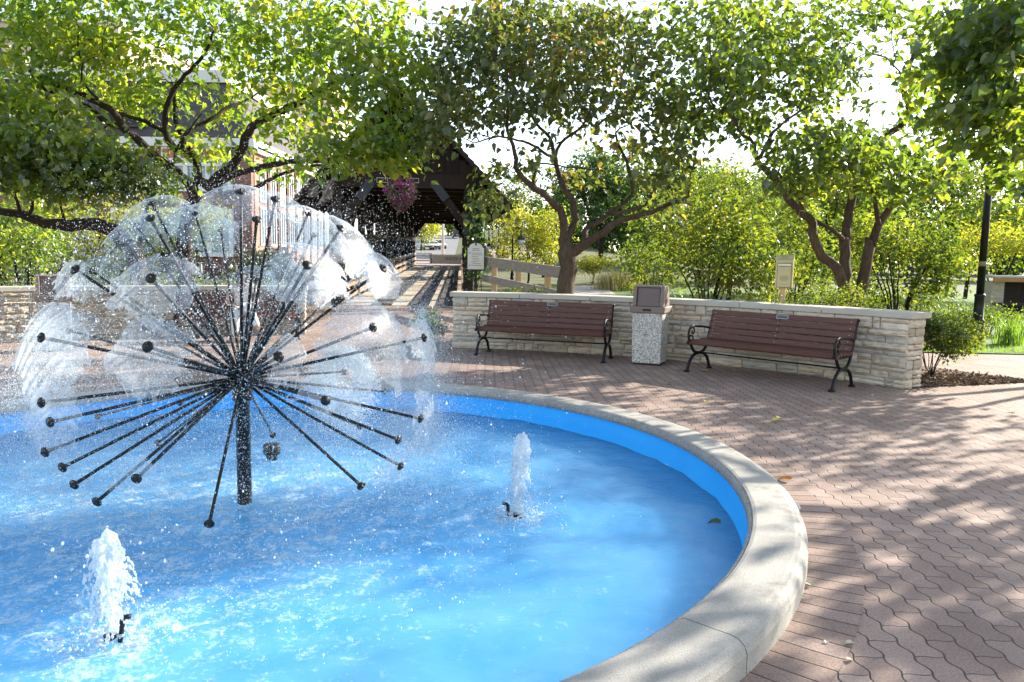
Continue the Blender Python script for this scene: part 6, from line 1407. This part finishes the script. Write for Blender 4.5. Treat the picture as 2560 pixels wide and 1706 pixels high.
# louvred dormers in the roof
for ua, ub in ((262, 318), (325, 376)):
    z0_, z1_ = lz(315, 300, 0.6), lz(272, 300, .6); xa, xb = lx(ua), lx(ub)
    mb = MB(); mb.box(((xa + xb) / 2, 1.0, (z0_ + z1_) / 2), (xb - xa, 2.2, z1_ - z0_ + .3)); dm = mb.build('dormer', M['slate'], rf)
    mb = MB(); n_ = 9
    for k in range(n_): mb.box(((xa + xb) / 2, -.13, z0_ + (z1_ - z0_) * (k + .5) / n_), (xb - xa - .25, .06, (z1_ - z0_) / n_ * .7))
    mb.build('louvers', M['louver'], dm)
def window(ua, ub, va, vb, kind='white', nx=3, parent=bd):
    xa, xb, z1_, z0_ = lx(ua), lx(ub), lz(va, ua), lz(vb, ua); w = xb - xa; h = z1_ - z0_
    mb = MB(); fwid = .28
    mb.box(((xa + xb) / 2, -.10, z1_ - fwid / 2), (w, .24, fwid)); mb.box(((xa + xb) / 2, -.10, z0_ + fwid / 2), (w, .24, fwid))
    for k in range(nx + 1): mb.box((xa + fwid / 2 + (w - fwid) * k / nx, -.10, (z0_ + z1_) / 2), (fwid, .24, h - 2 * fwid - .01))
    f = mb.build('window', M['trim'], parent)
    mb = MB(); mb.box(((xa + xb) / 2, -.03, (z0_ + z1_) / 2), (w - .1, .05, h - .1)); mb.build('pane', M['pane'], f)
    return f
window(413, 587, 404, 478, nx=3); window(413, 587, 520, 640, nx=3)
window(285, 370, 404, 478, nx=2); window(285, 370, 520, 640, nx=2)
window(120, 240, 404, 478, nx=3); window(120, 240, 520, 640, nx=3)
for ua, ub, nn in ((413, 587, 4), (285, 370, 2), (120, 240, 3)):
    xa, xb = lx(ua), lx(ub); z0_, z1_ = lz(402, ua), lz(366, ua); mb = MB(); mb.box(((xa + xb) / 2, -.05, (z0_ + z1_) / 2), (xb - xa, .14, z1_ - z0_)); pn = mb.build('panel_band', M['trim'], bd)
    mb = MB()
    for k in range(nn): ww = (xb - xa) / nn; mb.box((xa + ww * (k + .5), -.13, (z0_ + z1_) / 2 + .0), (ww * .78, .04, (z1_ - z0_) * .62))
    mb.build('coral_panels', M['coral'], pn)
# the sunlit wing that runs back towards the bridge
wg = thing('brick_wing', 'sunlit orange brick wing with tall narrow windows running back behind the bridge roof', 'building', (X1, dM, 0))
LW = 26.; zW_ = float(at(632, 380, dM)[2])
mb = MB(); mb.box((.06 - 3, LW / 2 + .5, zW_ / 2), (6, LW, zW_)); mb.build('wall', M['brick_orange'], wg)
mb = MB(); mb.box((.1 - 3, LW / 2 + .5, zW_ + .2), (6.5, LW + .3, .4)); mb.build('cornice', M['trim'], wg)
for k in range(11):
    y = 1.9 + k * 2.2
    for z0_, h in ((2.3, 2.3), (5.2, 2.1)):
        mb = MB()
        for dy in (-.52, 0, .52): mb.box((.08, y + dy, z0_ + h / 2), (.14, .10, h))
        mb.box((.08, y, z0_ - .07), (.16, 1.24, .14)); mb.box((.08, y, z0_ + h + .07), (.16, 1.24, .14)); f = mb.build('window', M['trim'], wg)
        mb = MB(); mb.box((.065, y, z0_ + h / 2), (.05, .95, h - .02)); mb.build('pane', M['louver'] if k % 2 else M['pane'], f)
    mb = MB(); mb.box((.10, y + 1.1, zW_ / 2), (.12, .12, zW_ - .1)); mb.build('downpipe', M['timber'], wg)
pb = thing('rendered_building', 'tall pale peach building high behind the left tree crown', 'building', (gx(170, 74), 74, 0))
zP = float(at(300, 60, 74)[2]); hwid = gx(318, 74) - gx(170, 74)
mb = MB(); mb.box((-6, 8, zP / 2), (2 * hwid + 12, 16, zP)); mb.build('wall', M['peach'], pb)
mb = MB(); mb.box((-6, 8, zP + .25), (2 * hwid + 12.6, 16.6, .5)); mb.build('parapet', M['trim'], pb)
pc = thing('rendered_building', 'pale low building with light windows showing between branches above the bridge roof', 'building', (gx(690, 95), 95, 0))
zQ = float(at(700, 215, 95)[2]); mb = MB(); mb.box((0, 6, zQ / 2), (14, 12, zQ)); mb.build('wall', M['peach'], pc)
mb = MB(); mb.box((0, 6, zQ + .2), (14.5, 12.5, .4)); mb.build('parapet', M['trim'], pc)
for k in range(4):
    for z in (zQ - 3.2, zQ - 7.2, zQ - 11.2):
        mb = MB(); mb.box((-4.8 + 3.2 * k, -.03, z), (1.7, .12, 2.1)); f = mb.build('window', M['trim'], pc); mb = MB(); mb.box((-4.8 + 3.2 * k, -.10, z), (1.4, .05, 1.8)); mb.build('pane', M['pane'], f)
# ---------------------------------------------------------------- stone seat at the far right
q = gnd(2600, 742, 0); 
q = at(2560, 720, 24)
ss = thing('stone_seat', 'low stone seat with pale slab top and orange timber edge at the right side', 'seat wall', (q[0], q[1], 0))
M['orange_wood'] = mat('varnished_timber', (.42, .20, .08), (.30, .13, .05), 2, .5, .1, 30, stretch=(1, 6, 6))
zt = float(at(2560, 690, 24)[2])
mb = MB(); mb.box((0, .15, zt - .03), (2.3, .8, .06)); mb.build('slab', M['coping'], ss, bevel=.006)
mb = MB(); mb.box((0, -.2, zt - .13), (2.2, .06, .13)); mb.build('timber_edge', M['orange_wood'], ss)
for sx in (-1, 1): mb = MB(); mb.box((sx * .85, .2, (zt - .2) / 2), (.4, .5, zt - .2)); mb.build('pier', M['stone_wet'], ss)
mb = MB(); mb.box((0, .35, (zt - .2) / 2), (1.3, .1, zt - .2)); mb.build('gap_shade_panel', M['timber'], ss)  # dark board added to stand for the shade in the gap between the piers
mb = MB(); mb.box((0, -.42, .42), (2.2, .4, .07)); mb.build('bench_board', M['timber'], ss)
# ---------------------------------------------------------------- the person on the bench behind the fountain
M['skin'] = mat('skin', (.42, .24, .17), (.36, .20, .14), 8, .5, .05, 90); M['hair'] = mat('dark_brown_hair', (.025, .014, .010), (.012, .008, .006), 30, .5, .4, 60, stretch=(6, 6, 1))
M['shirt'] = mat('patterned_top', (.62, .55, .50), (.40, .10, .06), 16, .8, .1, 60, c3=(.68, .62, .58)); M['trousers'] = mat('pale_trousers', (.60, .63, .66), (.52, .55, .58), 6, .85, .15, 60); M['shoe'] = mat('shoe', (.45, .36, .30), (.35, .28, .22), 6, .6, .1, 60)
def skin_mesh(name, nodes, edges, m, parent=None, root=0, sub=2):
    me = bpy.data.meshes.new(name); me.from_pydata([n[:3] for n in nodes], edges, []); me.materials.append(m)
    o = bpy.data.objects.new(name, me); C.objects.link(o)
    if parent: o.parent = parent
    sk = o.modifiers.new('skin', 'SKIN'); sk.use_smooth_shade = True
    for i, n in enumerate(nodes):
        v = me.skin_vertices[0].data[i]; r = n[3]; v.radius = r if isinstance(r, tuple) else (r, r); v.use_root = (i == root)
    s = o.modifiers.new('sub', 'SUBSURF'); s.levels = sub; s.render_levels = sub
    return o
# local: x to her left (photo right), y away from camera, z up; seat at z .45
body_n = [(0, .02, .56, (.16, .12)), (0, .05, .70, (.14, .10)), (0, .07, .86, (.15, .10)), (0, .06, .99, (.12, .085)), (0, .05, 1.05, .05), (0, .035, 1.11, .048), (0, .02, 1.17, (.074, .085)), (0, .015, 1.25, (.07, .082)), (0, .02, 1.29, (.05, .06)),
          (-.17, .06, .985, .052), (-.24, .02, .84, .045), (-.27, -.04, .71, .04), (-.2, -.19, .66, .032), (-.13, -.30, .63, .026),
          (.17, .06, .985, .052), (.23, .02, .84, .045), (.25, -.04, .71, .04), (.17, -.19, .67, .032), (.10, -.29, .645, .026),
          (-.10, -.05, .545, .095), (-.13, -.42, .555, .07), (-.14, -.44, .33, .055), (-.15, -.40, .11, .042), (-.15, -.47, .06, .04), (-.155, -.57, .04, .034),
          (.10, -.05, .56, .095), (.08, -.42, .62, .07), (.17, -.58, .45, .055), (.24, -.68, .28, .042), (.27, -.76, .27, .04), (.31, -.84, .27, .034)]
body_e = [(0, 1), (1, 2), (2, 3), (3, 4), (4, 5), (5, 6), (6, 7), (7, 8), (3, 9), (9, 10), (10, 11), (11, 12), (12, 13), (3, 14), (14, 15), (15, 16), (16, 17), (17, 18), (0, 19), (19, 20), (20, 21), (21, 22), (22, 23), (23, 24), (0, 25), (25, 26), (26, 27), (27, 28), (28, 29), (29, 30)]
def hand(nodes, edges, wr, d, side, up):
    """palm, four bent fingers and a thumb on the side"""
    d = np.array(d, float); d /= np.linalg.norm(d); s = np.cross(d, up); s /= np.linalg.norm(s); n = np.cross(s, d); w0 = np.array(nodes[wr][:3]); b = len(nodes)
    nodes.append((*(w0 + d * .05), (.034, .016))); edges.append((wr, b)); nodes.append((*(w0 + d * .085), (.036, .014))); edges.append((b, b + 1))
    for k, (o, l) in enumerate(((-.028, .062), (-.010, .074), (.010, .070), (.027, .054))):
        i = len(nodes); p = w0 + d * .092 + s * o
        nodes.append((*p, .0095)); edges.append((b + 1, i)); nodes.append((*(p + d * l * .55 - n * .008), .0088)); nodes.append((*(p + d * l * .9 - n * .03), .0075)); edges += [(i, i + 1), (i + 1, i + 2)]
    i = len(nodes); p = w0 + d * .035 + s * side * .038; nodes.append((*p, .012)); nodes.append((*(p + d * .035 + s * side * .022 - n * .01), .0105)); nodes.append((*(p + d * .062 + s * side * .022 - n * .022), .009)); edges += [(b, i), (i, i + 1), (i + 1, i + 2)]
hand(body_n, body_e, 13, (.55, -.75, -.2), 1, (0, 0, 1)); hand(body_n, body_e, 18, (-.6, -.7, -.1), -1, (0, 0, 1))
pe = skin_mesh('person', body_n, body_e, M['skin'])
tag(pe, 'person with long dark hair in a patterned top and pale trousers sitting behind the fountain', 'person')
mb = MB()
for sx in (-1, 1): mb.ico((sx * .031, -.058, 1.232), (.012, .008, .008), 2)
mb.build('eyes', M['slot'], pe, True)
mb = MB(); mb.ico((0, -.078, 1.205), (.013, .018, .022), 2); mb.ico((-.082, .02, 1.215), (.012, .022, .032), 2); mb.ico((.082, .02, 1.215), (.012, .022, .032), 2); mb.build('nose_and_ears', M['skin'], pe, True)
mb = MB(); mb.ico((0, -.066, 1.165), (.026, .01, .008), 2); M['lips'] = mat('lips', (.35, .10, .09), None, 6, .5, 0); mb.build('mouth', M['lips'], pe, True)
skin_mesh('hair', [(0, .03, 1.27, (.1, .095)), (0, .055, 1.22, (.098, .085)), (0, .085, 1.12, (.105, .06)), (0, .10, 1.0, (.12, .05)), (0, .10, .9, (.10, .035)), (0, -.02, 1.315, (.07, .05)), (-.085, .02, 1.2, (.03, .05)), (-.095, .0, 1.06, (.03, .04)), (.085, .02, 1.2, (.03, .05)), (.095, .0, 1.06, (.03, .04))],
          [(0, 1), (1, 2), (2, 3), (3, 4), (0, 5), (1, 6), (6, 7), (1, 8), (8, 9)], M['hair'], pe)
skin_mesh('shirt', [(0, .02, .57, (.178, .138)), (0, .05, .70, (.158, .118)), (0, .07, .86, (.168, .118)), (0, .06, .985, (.13, .095)), (0, .052, 1.02, (.075, .07)), (-.17, .06, .985, .066), (-.225, .03, .87, .062), (.17, .06, .985, .066), (.225, .03, .87, .062)],
          [(0, 1), (1, 2), (2, 3), (3, 4), (3, 5), (5, 6), (3, 7), (7, 8)], M['shirt'], pe)
skin_mesh('trousers', [(0, .02, .54, (.175, .135)), (-.10, -.05, .548, .112), (-.13, -.42, .558, .086), (-.14, -.44, .33, .075), (-.15, -.405, .13, .066), (.10, -.05, .563, .112), (.08, -.42, .625, .086), (.17, -.58, .45, .075), (.235, -.67, .30, .064)],
          [(0, 1), (1, 2), (2, 3), (3, 4), (0, 5), (5, 6), (6, 7), (7, 8)], M['trousers'], pe)
for nd in ([(-.15, -.40, .07, .05), (-.15, -.48, .055, .05), (-.155, -.59, .035, .038)], [(.245, -.69, .27, .05), (.275, -.765, .255, .05), (.315, -.86, .255, .038)]):
    skin_mesh('shoe', nd, [(0, 1), (1, 2)], M['shoe'], pe)
a_ = R(110.0); pp_ = PC + 9.42 * np.array([math.cos(a_), math.sin(a_)])
q = at(606, 760, float(pp_[1])); pe.location = (q[0], pp_[1] + .02, .0); pe.rotation_euler = (0, 0, a_ - math.pi / 2)
